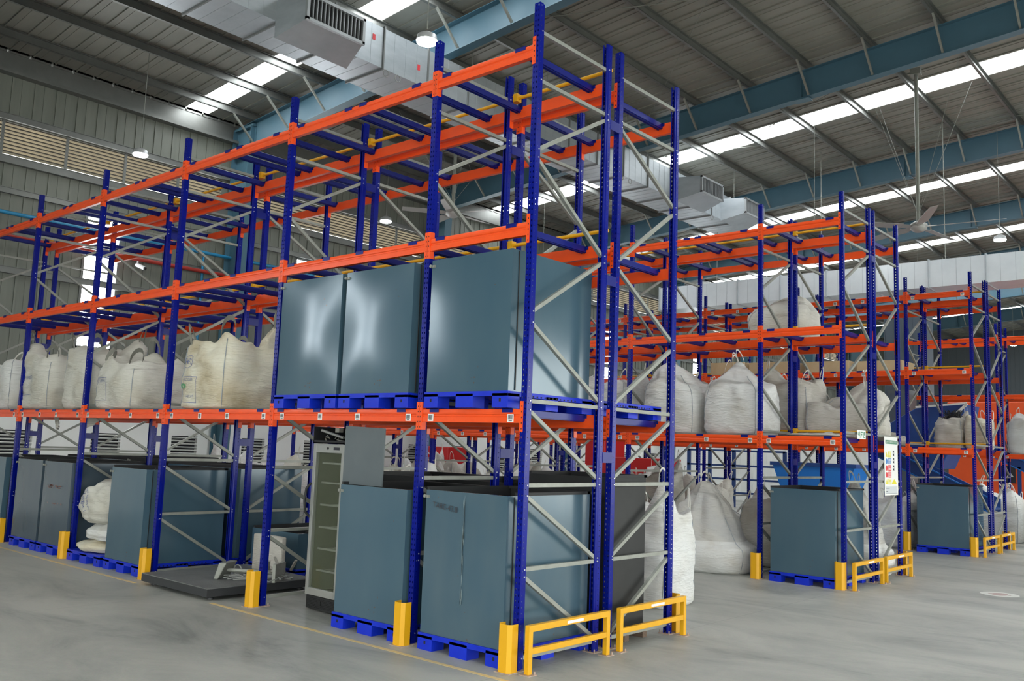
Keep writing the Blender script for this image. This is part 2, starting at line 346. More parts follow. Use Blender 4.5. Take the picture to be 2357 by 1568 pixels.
for i, y in enumerate(RAFTERS):
    D0 = 0.70
    def sl(x, dz): return roof_z(x) - 0.215 + dz
    w = MB(); x0, x1 = XW + 0.2, XE - 0.2
    def slab(xa, xb, za, zb, ya, yb):
        w.add([(xa, ya, sl(xa, za)), (xb, ya, sl(xb, za)), (xb, yb, sl(xb, za)), (xa, yb, sl(xa, za)),
               (xa, ya, sl(xa, zb)), (xb, ya, sl(xb, zb)), (xb, yb, sl(xb, zb)), (xa, yb, sl(xa, zb))],
              [(0, 3, 2, 1), (4, 5, 6, 7), (0, 1, 5, 4), (1, 2, 6, 5), (2, 3, 7, 6), (3, 0, 4, 7)])
    slab(x0, x1, -D0, 0, y - .006, y + .006)
    slab(x0, x1, -.016, 0, y - .12, y + .12); slab(x0, x1, -D0, -D0 + .016, y - .12, y + .12)
    for xs in (-10.0, -3.6, 2.6, 9.0): w.box(xs - .01, y - .11, sl(xs, -D0), xs + .01, y + .11, sl(xs, 0)); w.box(xs - .2, y - .13, sl(xs, -D0) - .03, xs + .2, y + .13, sl(xs, -D0) - .005)
    ro = struct(w.build('trim_rafter', M['rafter']), 'blue grey steel portal rafter')
    for x in PX:
        if x < XW + .5: continue
        for sgn in (-1,):
            bmm = MB(); bmm.bar((x + .02, y + sgn * .75, roof_z(x) - .21), (x + .02, y + sgn * .06, sl(x, -D0) + .05), .045, .045, up=(1, 0, 0))
            bmm.build('brace', M['galv'], ro)
    if YS < y < YN:
        c = MB(); zt = roof_z(XW) - .25
        def q(z): return 0.35 + 0.5 * z / zt
        for (ya, yb, xa, xb) in ((y - .15, y + .15, 0, .018), (y - .15, y + .15, 'd', 'e'), (y - .006, y + .006, .0, 'd')):
            vs = []
            for z in (0, zt):
                A = (XW + .14 + (q(z) if xa == 'd' else xa)); Bx = (XW + .14 + (q(z) + .018 if xb == 'e' else q(z) if xb == 'd' else xb))
                vs += [(A, ya, z), (Bx, ya, z), (Bx, yb, z), (A, yb, z)]
            c.add(vs, [(0, 3, 2, 1), (4, 5, 6, 7), (0, 1, 5, 4), (1, 2, 6, 5), (2, 3, 7, 6), (3, 0, 4, 7)])
        c.box(XW + .14, y - .02, zt - .75, XW + 1.05, y + .02, zt + .06); c.box(XW + .14, y - .12, zt - .02, XW + 1.05, y + .12, zt + .05); c.box(XW + .14, y - .12, zt - .78, XW + 1.2, y + .12, zt - .75)
        struct(c.build('trim_column', M['rafter']), 'blue grey steel wall column')
        c = MB(); c.box(XE - .5, y - .15, 0, XE - .1, y + .15, roof_z(XE) - .3)
        struct(c.build('trim_column', M['rafter']), 'blue grey steel column of the dock side')
# roof tie rods
for (a, b) in (((-15.8, 14.2, 10.6), (0.5, 21.8, 11.75)), ((-15.8, 21.8, 10.6), (0.5, 14.4, 11.75)), ((-8.2, 6.95, 10.9), (4, 14.2, 11.9)), ((-1.0, 7.0, 11.5), (-8.0, 14.2, 11.0)), ((-14.6, 14.2, 10.5), (-9.0, 6.9, 10.9))):
    t = MB(); t.tube([a, b], .009, 6); struct(t.build('trim_tie_rod', M['galv']), 'thin roof bracing rod')

# left wall ------------------------------------------------------------
WINS = [(-12.5, -11.6), (-10.4, -9.5), (3.05, 3.9), (9.08, 9.95), (17.4, 18.2), (24.6, 25.4), (32.0, 32.8), (41.2, 42.0)]
LOUV = [(-16.5, -1.0)] + [(RAFTERS[i] + .35, RAFTERS[i + 1] - .3) for i in range(1, 8)]
def wall_left():
    w = MB(); x0, x1 = XW - .12, XW
    def seg(y0, y1, z0, z1, mi=0): w.box(x0, y0, z0, x1, y1, z1, mi)
    # horizontal bands: masonry 0-3, sheet 3-8 with tall windows, louvre band 8.05-8.85, sheet to the eaves
    lw = [1.95 + 2.05 * k for k in range(14)]
    y = YS
    for c_ in lw:
        a, b = c_ - .36, c_ + .36
        seg(y, a, 0, 3.0, 1); seg(a, b, 0, 1.05, 1); seg(a, b, 1.88, 3.0, 1); y = b
    seg(y, YN, 0, 3.0, 1)
    y = YS
    for a, b in WINS:
        seg(y, a, 3.0, 8.05); seg(a, b, 3.0, 3.9); seg(a, b, 7.15, 8.05); y = b
    seg(y, YN, 3.0, 8.05)
    y = YS
    for a, b in LOUV: seg(y, a, 8.05, 8.85); y = b
    seg(y, YN, 8.05, 8.85)
    seg(YS, YN, 8.85, 9.93)
    n = int((YN - YS) / 0.245)
    for k in range(n):
        y = YS + 0.245 * k
        big = k % 2 == 0; d = .028 if big else .012; hw = .022 if big else .05
        segs = [(3.0, 8.05), (8.85, 9.93)]
        if any(a - .05 < y < b + .05 for a, b in WINS): segs = [(3.0, 3.85), (7.2, 8.05), (8.85, 9.93)]
        for z0, z1 in segs:
            if z1 - z0 > .1: w.box(x1, y - hw, z0 + .02, x1 + d, y + hw, z1 - .02, 0)
    return w
struct(wall_left().build('wall_left', [M['siding'], M['whitewall']]), 'metal sheet wall on white masonry')
eg = MB(); 
for k in range(60):
    y = -14 + .485 * k * 1.0
    eg.box(XW + .02, y + .06, 10.425, XW + .05, y + .22, 10.46)
# girts on the inner face of the wall
for z, h, d in ((8.93, .13, .10), (7.95, .16, .12), (7.25, .12, .08), (6.30, .10, .05), (5.45, .14, .10), (3.05, .12, .12)):
    g = MB(); g.box(XW + .03, YS, z - h / 2, XW + .03 + d, YN, z + h / 2); g.box(XW + .03, YS, z + h / 2, XW + .05 + d, YN, z + h / 2 + .012)
    struct(g.build('trim_girt', M['purlin']), 'horizontal wall girt')
for i, (a, b) in enumerate(LOUV):
    bl = MB(); n = 9
    for k in range(n):
        z = 8.13 + .083 * k
        bl.add([(XW - .10, a, z - .005), (XW - .02, a, z + .047), (XW - .02, b, z + .047), (XW - .10, b, z - .005),
                (XW - .10, a, z + .003), (XW - .02, a, z + .055), (XW - .02, b, z + .055), (XW - .10, b, z + .003)],
               [(0, 1, 2, 3), (7, 6, 5, 4), (0, 4, 5, 1), (1, 5, 6, 2), (2, 6, 7, 3), (3, 7, 4, 0)])
    for k in range(n): bl.box(XW - .022, a, 8.13 + .083 * k + .022, XW - .012, b, 8.13 + .083 * k + .050, 1)  # added dark strips, painting the shade between lit blades
    o = struct(bl.build('window_%d' % (i + 20), [M['louvre'], M['bladeshade']]), 'louvred ventilation band high on the wall')
    fr = MB(); y = a
    while y < b: fr.box(XW - .02, y - .03, 8.03, XW + .03, y + .03, 8.87); y += 1.42
    fr.build('mullion', M['purlin'], o)
for k in range(14):
    c_ = 1.95 + 2.05 * k; bl = MB()
    for j in range(10):
        z = 1.09 + .08 * j
        bl.add([(XW - .10, c_ - .36, z), (XW + .0, c_ - .36, z + .028), (XW + .0, c_ + .36, z + .028), (XW - .10, c_ + .36, z),
                (XW - .10, c_ - .36, z + .008), (XW + .0, c_ - .36, z + .042), (XW + .0, c_ + .36, z + .042), (XW - .10, c_ + .36, z + .008)],
               [(0, 1, 2, 3), (7, 6, 5, 4), (0, 4, 5, 1), (1, 5, 6, 2), (2, 6, 7, 3), (3, 7, 4, 0)])
    bl.box(XW - .14, c_ - .4, 1.0, XW - .13, c_ + .4, 1.95, 1)
    struct(bl.build('window_%d' % (k + 40), [M['whitewall'], M['dark']]), 'low louvred vent in the white masonry')
for i, (a, b) in enumerate(WINS):
    p = MB(); p.box(XW - .07, a, 3.9, XW - .05, b, 7.15)
    o = struct(p.build('window_%d' % (i + 1), M['pane']), 'tall narrow bright window')
    f_ = MB(); 
    for (y0, y1, z0, z1) in ((a - .03, a + .03, 3.87, 7.18), (b - .03, b + .03, 3.87, 7.18), (a, b, 3.87, 3.93), (a, b, 7.12, 7.18)): f_.box(XW - .05, y0, z0, XW + .04, y1, z1)
    f_.build('window_frame', M['purlin'], o)
bw = MB(); bw.box(XW, YN, 0, XE, YN + .15, 13.2)
for k in range(120): bw.box(XW + .28 * k, YN - .03, 2.5, XW + .28 * k + .05, YN, 13)
struct(bw.build('wall_back', M['backwall']), 'far end wall')
rw = MB(); rw.box(XE, YS, 5.5, XE + .15, YN, 13.3); rw.box(XE, 30, 0, XE + .15, YN, 5.5)
struct(rw.build('wall_right', M['siding']), 'upper sheet wall over the open dock side')
fw = MB(); fw.box(XW, YS - .15, 7.0, XE, YS, 13.2); fw.box(XW, YS - .15, 0, -4.0, YS, 7.0)  # unseen wall; openings shaped to let daylight onto the rack fronts
for x in (2.0, 8.5, 15): fw.box(x, YS - .15, 0, x + 1.0, YS, 7.0)
struct(fw.build('wall_front', M['siding']), 'sheet wall with wide open loading doors')

# pipes on the wall
def pipe(name, pts, r, mt, label, cat='pipe'):
    t = MB(); t.tube(pts, r, 12); return tag(t.build(name, mt), label, cat)
pipe('water_pipe', [(XW + .22, -6, 6.72), (XW + .22, 30, 6.72)], .045, M['bluepipe'], 'bright blue pipe running high along the sheet wall')
pipe('water_pipe', [(XW + .22, 6.05, 6.66), (XW + .22, 6.05, 3.2)], .035, M['bluepipe'], 'blue drop pipe going down beside the wall column')
pipe('fire_pipe', [(XW + .3, -6, 6.2), (XW + .3, 30, 6.2)], .05, M['redpipe'], 'red fire pipe running along the wall under the blue pipe')
cc = thing('security_camera', 'white security camera on a short arm, by the tall bright window', 'security camera', (XW + .16, 4.32, 6.2))
b_ = MB(); b_.box(-.13, -.05, .08, 0.02, .05, .12); b_.tube([(0, 0, .08), (0.02, 0, -.08), (.06, .02, -.14)], .022, 8); b_.build('bracket', M['cctv'], cc)
b_ = MB(); b_.tube([(.02, -.03, -.12), (.24, .08, -.22)], .05, 12); b_.build('housing', M['cctv'], cc)
b_ = MB(); b_.tube([(.235, .078, -.218), (.262, .092, -.231)], .04, 12); b_.build('lens', M['black'], cc)

# ------------------------------------------------------------------ racks
A_W, B_D, H = 0.068, 0.076, 6.0           # post width, post depth, height
XS = [0.0, -1.330] + [-1.330 - 2.5 * k for k in range(1, 6)]
def perf_strip(mb, p0, ux, w, cols, zn, z0, dz, hw, hh, hz0=0.0):
    """vertical sheet strip from p0 along unit ux, width w, with hexagonal holes"""
    cw = w / cols
    for j in range(zn):
        za, zb = z0 + j * dz, z0 + (j + 1) * dz; zc = (za + zb) / 2
        for c in range(cols):
            a, b = c * cw, (c + 1) * cw; mid = (a + b) / 2
            P = [(a, za), (b, za), (b, zb), (a, zb), (mid - hw * .6, zc - hh), (mid + hw * .6, zc - hh), (mid + hw, zc), (mid + hw * .8, zc + hh), (mid - hw * .8, zc + hh), (mid - hw, zc)]
            vs = [(p0[0] + ux[0] * u, p0[1] + ux[1] * u, z) for u, z in P]
            mb.add(vs, [(0, 1, 5, 4), (1, 6, 5), (1, 2, 7, 6), (2, 3, 8, 7), (3, 9, 8), (3, 0, 4, 9)])
def post_mesh():
    p = MB(); n = 120; dz = H / n; a, d = A_W, B_D
    perf_strip(p, (-a, 0), (1, 0), a, 2, n, 0, dz, .0058, .010)
    perf_strip(p, (0, 0), (0, 1), d * .62, 1, n, 0, dz, .0042, .0042)
    perf_strip(p, (-a, 0), (0, 1), d * .62, 1, n, 0, dz, .0042, .0042)
    for x, s in ((0, -1), (-a, 1)):       # rear part of the flange steps in, then a lip
        yb = d * .62
        p.add([(x, yb, 0), (x + s * .008, yb + .008, 0), (x + s * .008, d, 0), (x + s * .022, d, 0), (x, yb, H), (x + s * .008, yb + .008, H), (x + s * .008, d, H), (x + s * .022, d, H)],
              [(0, 1, 5, 4), (1, 2, 6, 5), (2, 3, 7, 6)])
    return p
def foot_mb():
    f = MB(); f.box(-A_W - .035, -.02, 0, .035, B_D + .03, .008)
    for x in (-A_W - .022, .022): f.tube([(x, B_D + .012, .008), (x, B_D + .012, .035)], .007, 6)
    return f
post_me = post_mesh().mesh('upright', M['blue']); foot_me = foot_mb().mesh('base_plate', M['plate'])
# bracing of the two frame types (front frame: inner post z -> outer; lists are (z at front post, z at rear post))
BR_A = [(.10, .10), (.78, .14), (.84, .84), (1.47, .87), (1.56, 1.56), (2.22, 1.62), (2.30, 2.30), (3.0, 2.36), (3.10, 3.73), (4.52, 3.80), (4.60, 5.20), (5.26, 5.26), (5.73, 5.73)]
BR_B = [(b, a) for a, b in BR_A]
def brace_mesh(z0, z1, depth, flip):
    b = MB(); xm = -A_W / 2
    ya, yb = B_D * .75, depth + B_D * .25
    b.bar((xm, ya, z0), (xm, yb, z1), .036, .036, up=(0, 0, 1) if abs(z0 - z1) < .05 else (1, 0, 0))
    for y, z in ((ya - .012, z0), (yb + .012, z1)): b.tube([(-A_W - .004, y, z), (.006, y, z)], .0065, 6, 1)
    return b.mesh('brace', [M['galv'], M['bolt']])
def beam_mesh(L, name='beam'):
    """stepped orange box beam, front face at y=0, top at z=0, spanning x 0..L"""
    b = MB(); h = .125
    b.prism([(0, -h), (.05, -h), (.05, 0), (.012, 0), (.004, -.006), (.0, -.03), (.0, -.046), (.007, -.054), (.007, -.066), (.0, -.074)], 'x', 0, L)
    return b.mesh(name, M['orange'])
def bracket_mesh():
    """hook-on end connector: plate on the post face + side plate, local origin at post edge, +x towards beam"""
    b = MB(); w = A_W / 2 - .001
    b.box(-w, -.006, -.20, .0, -.001, .068); b.box(0, -.006, -.20, .005, .05, .068)
    for k in range(5):
        z = -.175 + .05 * k
        b.box(-w * .72, -.0068, z - .007, -w * .44, -.0055, z + .007, 1)
    return b.mesh('beam_connector', [M['orange'], M['dark']])
beam_cache = {}; br_me = bracket_mesh()
def label_mesh():
    b = MB(); b.box(-.037, -.0025, -.035, .037, 0, .035, 0)
    rnd = random.Random(3); x = -.028
    while x < .027:
        w = rnd.choice((.002, .003, .005)); b.box(x, -.0032, -.012, x + w, -.0024, .026, 1); x += w + rnd.choice((.002, .003))
    b.box(-.02, -.0032, -.026, .02, -.0024, -.019, 1)
    return b.mesh('barcode_label', [M['white'], M['print']])
lab_me = label_mesh()
def support_mesh(D):
    """blue pallet support bar between front and rear beams, y 0..D, with saddle clips over both beams"""
    b = MB()
    b.prism([(-.036, -.058), (.036, -.058), (.036, .0), (.028, .004), (-.028, .004), (-.036, .0)], 'y', .04, D - .04)
    for s in (-.018, .018): b.box(s - .003, .05, -.066, s + .003, D - .05, -.056)
    for y0, y1 in ((-.004, .058), (D - .058, D + .004)):
        b.box(-.062, y0, -.032, .062, y0 + .003, .006); b.box(-.062, y1 - .003, -.032, .062, y1, .006); b.box(-.062, y0, .0, .062, y1, .006)
    return b.mesh('support_bar', M['clip'])
sup_cache = {}
LV = [2.226, 3.92, 5.607]
def make_rack(name, label, y0, ydep, xs, btype, stops=None, lab_levels=(0,), group=None, skip=()):
    """one rack run: y0 = front face of aisle-side (low-y) posts, ydep = front of rear post"""
    r = thing(name, label, 'pallet rack', (0, y0, 0), 0, group)
    D = ydep
    braces = BR_A if btype == 'A' else BR_B
    bms = [brace_mesh(a, b, D, False) for a, b in braces]
    for x in xs:
        for rear in (0, 1):
            o = link('upright', post_me, r)
            o.location = (x, 0, 0) if not rear else (x, D + B_D, 0)
            if rear: o.scale = (1, -1, 1)
            f = link('base_plate', foot_me, o)
        for me in bms: link('brace', me, r, (x, 0, 0))
    for i in range(len(xs) - 1):
        xr, xl = xs[i], xs[i + 1]; L = (xr - A_W) - xl; key = round(L, 3)
        if key not in beam_cache: beam_cache[key] = beam_mesh(L - .01)
        for li, z in enumerate(LV):
            if (i, li) in skip: continue
            for rear in (0, 1):
                o = link('beam', beam_cache[key], r)
                o.location = (xl + .005, .001, z) if not rear else (xl + .005, D + B_D - .001, z)
                if rear: o.scale = (1, -1, 1)
                c = link('beam_connector', br_me, o, (-.004, 0, 0))
                c = link('beam_connector', br_me, o, (L - .006, 0, 0)); c.scale = (-1, 1, 1)
                if li in lab_levels:
                    offs = (.12, L - .12) if L < 2 else (.17, .88, 1.52, L - .13)
                    for u in offs:
                        link('barcode_label', lab_me, o, (u, -.001, -.083))
            k2 = round(D, 3)
            if k2 not in sup_cache: sup_cache[k2] = support_mesh(D + B_D)
            if L < 2: us = (.15, L - .17)
            elif li == 2: us = (.20, 1.08, 1.32, L - .27)
            else: us = (.14, .80, 1.42, L - .22)
            jr = random.Random(int(abs(xr) * 13 + li * 7 + y0 * 3))
            for u in us: link('support_bar', sup_cache[k2], r, (xl + u + jr.uniform(-.03, .03), 0, z))
    return r
def add_stops(r, xs, y, levels):
    """yellow pallet-stop tubes along the back of the run with their brackets"""
    for i in range(len(xs) - 1):
        for z in levels:
            t = MB(); t.tube([(xs[i] - .02, y, z), (xs[i + 1] + .02, y, z)], .02, 10)
            o = t.build('pallet_stop', M['yellow'], r)
            k = MB(); k.box(xs[i + 1] - .06, y - .04, z - .045, xs[i + 1] + .06, y + .035, z + .045); k.build('stop_bracket', M['yellow'], o)
def spacers(r, xs, y, w):
    for x in xs:
        for z in (1.82, 3.57, 5.17):
            s_ = MB(); s_.box(x - A_W - .004, y, z - .05, x + .004, y + w, z + .05); s_.build('row_spacer', M['clip'], r)
R1 = make_rack('pallet_rack', 'nearest orange and blue rack run along the front aisle', 0.0, 1.088, XS, 'A')
add_stops(R1, XS, 1.088 + B_D + .03, (5.76, 4.08)); spacers(R1, XS, 1.088 + B_D, .16)
R2 = make_rack('pallet_rack', 'rack run standing back to back behind the nearest run', 1.32, 1.10, XS, 'B')
R3 = make_rack('pallet_rack', 'middle rack run facing the second aisle, white bags on its first level', 7.372, 1.125, XS, 'A')
add_stops(R3, XS, 1.125 + B_D + .03, (5.76, 4.08, 2.34)); spacers(R3, XS, 1.125 + B_D, .14)
R4 = make_rack('pallet_rack', 'rack run behind the middle run, carrying the white safety board at its end', 8.709, 1.125, XS, 'B')
R5 = make_rack('pallet_rack', 'third double rack, its near run with a grey bin at the floor', 14.593, 1.13, XS, 'A', lab_levels=(0, 1, 2))
add_stops(R5, XS, 1.13 + B_D + .03, (5.76, 4.08, 2.34)); spacers(R5, XS, 1.13 + B_D, .14)
R6 = make_rack('pallet_rack', 'third double rack, its far run in front of the blue machine', 15.946, 1.12, XS, 'B')
XD = [3.6, 1.13, -1.34, -3.81]
R7 = make_rack('pallet_rack', 'farthest rack run, crossing behind the blue conveyors', 22.66, 1.1, XD, 'A')

# column guards and end barriers
def column_guard(x, y, label, h=.40, grp='yellow column guards', flip=False):
    g = MB(); t = .006; w = .074
    prof = [(-w, .03), (-w, -.045), (-w + .03, -.075), (w - .03, -.075), (w, -.045), (w, .03), (w - t, .03), (w - t, -.042), (w - .033, -.069), (-w + .033, -.069), (-w + t, -.042), (-w + t, .03)]
    g.prism(prof, 'z', .005, h)
    o = thing('column_guard', label, 'column guard', (x, y, 0), PI if flip else 0, grp)
    g.build('guard', M['yellow_scuff'], o)
    p = MB(); p.box(-w - .01, -.085, 0, w + .01, .04, .006); p.build('base_plate', M['plate'], o)
    return o
names = {0: 'at the near corner of the nearest rack', 1: 'first guard left of the corner guard, beside the paired grey bins', 2: 'between the weighing platform and the glass cooler', 3: 'at the left edge of the weighing platform', 4: 'beside the pallet of slumped sacks', 5: 'at the far left edge of the picture'}
for i, x in enumerate(XS[:6]): column_guard(x - A_W / 2 - .015, -.07, 'yellow column guard ' + names[i], grp=None)
column_guard(XS[0] - .03, 2.42 + .12, 'yellow column guard behind the second end barrier', grp=None, flip=True)
for rr, nm in ((7.372, 'middle rack'), (14.593, 'third rack')):
    for i in (0, 1): column_guard(XS[i] - .05, rr - .07, 'yellow column guard on the %s post of the %s' % (('corner', 'second')[i], nm), grp=None)
for rr, nm in ((7.372, 'middle rack'), (14.593, 'third rack')): column_guard(XS[0] - .03, rr + 2.46 + .12, 'yellow column guard at the far corner of the %s end' % nm, grp=None, flip=True)
def barrier(y0, y1, label):
    o = thing('end_barrier', label, 'barrier', (.135, y0, 0))
    L = y1 - y0; s = .05; h = .405
    for k, y in ((0, s / 2 + .0), (1, L - s / 2)):
        p = MB(); p.box(-s / 2, y - s / 2, .006, s / 2, y + s / 2, h - .05); bevel(p.build('post', M['yellow'], o), .004)
        p = MB(); p.box(-.055, y - .055, 0, .055, y + .055, .006)
        for a in (-.04, .04): p.tube([(a, y + .04, .006), (a, y + .04, .03)], .007, 6)
        p.build('base_plate', M['plate'], o)
    p = MB(); p.box(-s / 2, 0, h - .055, s / 2, L, h); bevel(p.build('top_rail', M['yellow'], o), .004)
    p = MB(); p.box(-s / 2 + .005, s, .165, s / 2 - .005, L - s, .215); bevel(p.build('lower_rail', M['yellow'], o), .004)
    p = MB(); p.box(s / 2, L * .44, h - .042, s / 2 + .002, L * .64, h - .018); p.build('sticker', M['white'], o)
    return o
barrier(-.05, 1.13, 'yellow end barrier at the near corner of the nearest rack')
barrier(1.30, 2.52, 'yellow end barrier beside the charcoal bin, second from the corner')
barrier(7.32, 8.53, 'yellow end barrier at the near half of the middle rack end')
barrier(8.66, 9.90, 'yellow end barrier under the safety board')
barrier(14.55, 15.75, 'yellow end barrier at the near half of the third rack end')
barrier(15.9, 17.1, 'yellow end barrier at the far half of the third rack end')

# ------------------------------------------------------------------ pallets and bins
def pallet_mesh(w, d):
    p = MB(); h = .15
    p.box(0, 0, h - .022, w, d, h)
    p.box(0, 0, h - .045, w, .02, h - .02); p.box(0, d - .02, h - .045, w, d, h - .02); p.box(0, 0, h - .045, .02, d, h - .02); p.box(w - .02, 0, h - .045, w, d, h - .02)
    fx = [(0, .19), (w / 2 - .11, w / 2 + .11), (w - .19, w)]; fy = [(0, .16), (d / 2 - .09, d / 2 + .09), (d - .16, d)]
    for a, b in fx:
        for c, e in fy: p.box(a, c, 0, b, e, h - .02)
    for c, e in fy: p.box(.0, c + .01, 0, w, e - .01, .014) if False else None
    for a, b in (fx[0], fx[2]): p.box((a + b) / 2 - .012, -.0008, .055, (a + b) / 2 + .012, .002, .085, 1)
    n = 14
    for side in (0, w):
        for k in range(n):
            y = d * .18 + (d * .64) * k / n
            p.box(side - .0008, y, h - .04, side + .0008, y + .022, h - .026, 1)
    return p.mesh('plastic_pallet', [M['pallet'], M['dark']])
pal_cache = {}
def pallet(x0, y0, z, w, d, label, group=None):
    k = (round(w, 2), round(d, 2))
    if k not in pal_cache: pal_cache[k] = pallet_mesh(*k)
    o = link('plastic_pallet', pal_cache[k], None, (x0, y0, z)); bevel(o, .004, 1)
    return tag(o, label, 'pallet', group)
def sheet_box(x0, y0, x1, y1, z0, z1, mt, label, bow=.012, open_top=True, seam=True, latch=True, seed=0, name='steel_bin', group=None, rim=True):
    o = thing(name, label, 'metal bin', (x0, y0, z0), 0, group)
    W, Dp, Hh = x1 - x0, y1 - y0, z1 - z0; n = 14
    b = MB(); rnd = random.Random(seed)
    ox, oz, amp = rnd.uniform(.35, .65), rnd.uniform(.35, .65), bow * rnd.uniform(.7, 1.3)
    def bul(u, v, k=0):
        e = math.sin(PI * u) * math.sin(PI * v)
        return amp * e + .004 * noise.noise(Vector((u * 2.2 + seed, v * 2.2, k + seed))) * min(1, 8 * u, 8 * (1 - u), 8 * v, 8 * (1 - v))
    def face(f, flip=False):
        vs = [f(i / n, j / n) for j in range(n + 1) for i in range(n + 1)]; fs = []
        for j in range(n):
            for i in range(n):
                q = (j * (n + 1) + i, j * (n + 1) + i + 1, (j + 1) * (n + 1) + i + 1, (j + 1) * (n + 1) + i); fs.append(q[::-1] if flip else q)
        b.add(vs, fs, 0, True)
    face(lambda u, v: (u * W, -bul(u, v), v * Hh)); face(lambda u, v: (W + bul(u, v, 3) * .6, u * Dp, v * Hh))
    face(lambda u, v: (u * W, Dp + bul(u, v, 5) * .5, v * Hh), True); face(lambda u, v: (-bul(u, v, 7) * .3, u * Dp, v * Hh), True)
    b.add([(0, 0, 0), (W, 0, 0), (W, Dp, 0), (0, Dp, 0)], [(3, 2, 1, 0)])
    t = .03
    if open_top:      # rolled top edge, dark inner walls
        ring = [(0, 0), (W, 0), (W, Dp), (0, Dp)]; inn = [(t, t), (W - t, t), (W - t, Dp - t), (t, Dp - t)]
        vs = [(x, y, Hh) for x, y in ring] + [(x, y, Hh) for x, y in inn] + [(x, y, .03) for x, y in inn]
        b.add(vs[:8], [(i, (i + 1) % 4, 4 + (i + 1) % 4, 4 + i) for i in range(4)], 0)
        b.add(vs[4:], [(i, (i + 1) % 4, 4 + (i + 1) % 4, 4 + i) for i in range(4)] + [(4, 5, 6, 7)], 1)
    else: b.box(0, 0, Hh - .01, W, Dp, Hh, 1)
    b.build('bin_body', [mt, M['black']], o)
    if seam:
        s_ = MB(); s_.box(W - .004, .085, .01, W + amp * .25 + .006, .092, Hh - .01); s_.build('side_seam', M['black'], o)
    if latch:
        s_ = MB(); s_.box(-.015, -.012, Hh - .075, .05, .0, Hh - .05); s_.tube([(.0, -.012, Hh - .06), (.0, -.028, Hh - .06)], .016, 8); s_.tube([(.04, -.01, Hh - .06), (.04, -.02, Hh - .06)], .01, 8)
        s_.build('corner_latch', M['galv'], o)
    if rim:
        s_ = MB(); e = .012
        for (a, c, d_, f) in ((-e, Dp - .05, W + e, Dp + e), (-e, .02, .02, Dp), (W - .02, .12, W + e, Dp)):
            s_.box(a, c, Hh + .0, d_, f, Hh + .028)
        s_.build('rim', M['black'], o)
    return o
def bin_on_pallet(x0, x1, z, y0, y1, zt, mt, label, plabel, seed, **kw):
    pallet(x0 - .015, y0 - .015, z, x1 - x0 + .03, y1 - y0 + .05, plabel)
    return sheet_box(x0, y0, x1, y1, z + .151, zt, mt, label, seed=seed, **kw)
BS = 2.234
DB = 1.17
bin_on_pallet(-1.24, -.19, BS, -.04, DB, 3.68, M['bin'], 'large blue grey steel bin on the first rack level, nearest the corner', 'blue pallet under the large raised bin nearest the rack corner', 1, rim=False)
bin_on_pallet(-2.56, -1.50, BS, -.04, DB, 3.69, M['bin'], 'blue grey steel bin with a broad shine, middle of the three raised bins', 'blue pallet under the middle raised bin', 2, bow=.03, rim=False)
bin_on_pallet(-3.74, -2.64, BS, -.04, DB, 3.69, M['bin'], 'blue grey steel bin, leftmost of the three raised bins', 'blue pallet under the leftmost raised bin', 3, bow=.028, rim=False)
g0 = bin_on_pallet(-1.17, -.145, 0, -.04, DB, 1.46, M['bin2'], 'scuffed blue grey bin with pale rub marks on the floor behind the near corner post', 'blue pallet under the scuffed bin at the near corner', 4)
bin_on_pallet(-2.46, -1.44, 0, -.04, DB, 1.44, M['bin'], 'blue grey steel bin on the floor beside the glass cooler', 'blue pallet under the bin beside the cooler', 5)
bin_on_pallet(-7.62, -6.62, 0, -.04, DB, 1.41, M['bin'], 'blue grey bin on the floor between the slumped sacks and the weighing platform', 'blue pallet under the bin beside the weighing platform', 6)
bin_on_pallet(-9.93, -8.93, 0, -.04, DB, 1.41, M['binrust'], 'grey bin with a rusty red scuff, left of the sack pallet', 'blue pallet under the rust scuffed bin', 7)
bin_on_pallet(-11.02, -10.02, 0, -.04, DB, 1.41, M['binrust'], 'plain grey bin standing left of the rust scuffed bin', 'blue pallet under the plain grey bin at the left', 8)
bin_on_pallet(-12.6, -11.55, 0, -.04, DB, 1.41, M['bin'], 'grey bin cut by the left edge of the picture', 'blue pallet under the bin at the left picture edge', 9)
# back run at floor level
sheet_box(-1.12, 1.40, -.12, 2.13, .30, 1.62, M['charcoal'], 'charcoal steel bin on dark wooden pallet behind the scuffed bin', seed=11, name='steel_bin', latch=False, seam=False)
w_ = MB()
for k in range(6): w_.box(-1.15, 1.40 + k * .13, .11, -.08, 1.50 + k * .13, .135)
for k in range(3): w_.box(-1.15, 1.40 + k * .33, 0, -.08, 1.48 + k * .33, .11)
w_.box(-1.12, 1.42, .135, -.12, 2.12, .298, 1)
tag(w_.build('wooden_pallet', [M['wood'], M['charcoal']]), 'dark wooden pallet under the charcoal bin', 'pallet')
bx = [(-2.42, -1.40, 'behind the bin beside the cooler', 'charcoal'), (-3.72, -2.62, 'behind the glass cooler', 'charcoal'), (-7.60, -6.62, 'right of the rear post by the platform', 'bin2'),
      (-8.76, -7.74, 'in the back run behind the slumped sacks', 'bin'), (-10.1, -9.08, 'in the back run behind the rust scuffed bin', 'charcoal'), (-11.25, -10.2, 'in the back run behind the plain grey bin', 'bin'), (-12.6, -11.5, 'in the back run at the far left', 'bin'),]
for i, (a, b, t, mt) in enumerate(bx):
    bin_on_pallet(a, b, 0, 1.40, 2.48, 1.50 if mt == 'charcoal' else 1.43, M[mt], ('charcoal' if mt == 'charcoal' else 'blue grey') + ' open bin ' + t, 'blue pallet under the ' + ('charcoal' if mt == 'charcoal' else 'grey') + ' bin ' + t, 20 + i)
sheet_box(-6.25, 1.42, -5.15, 2.45, .15, .62, M['bin'], 'low blue grey tray box behind the weighing platform', seed=31, latch=False, seam=False)
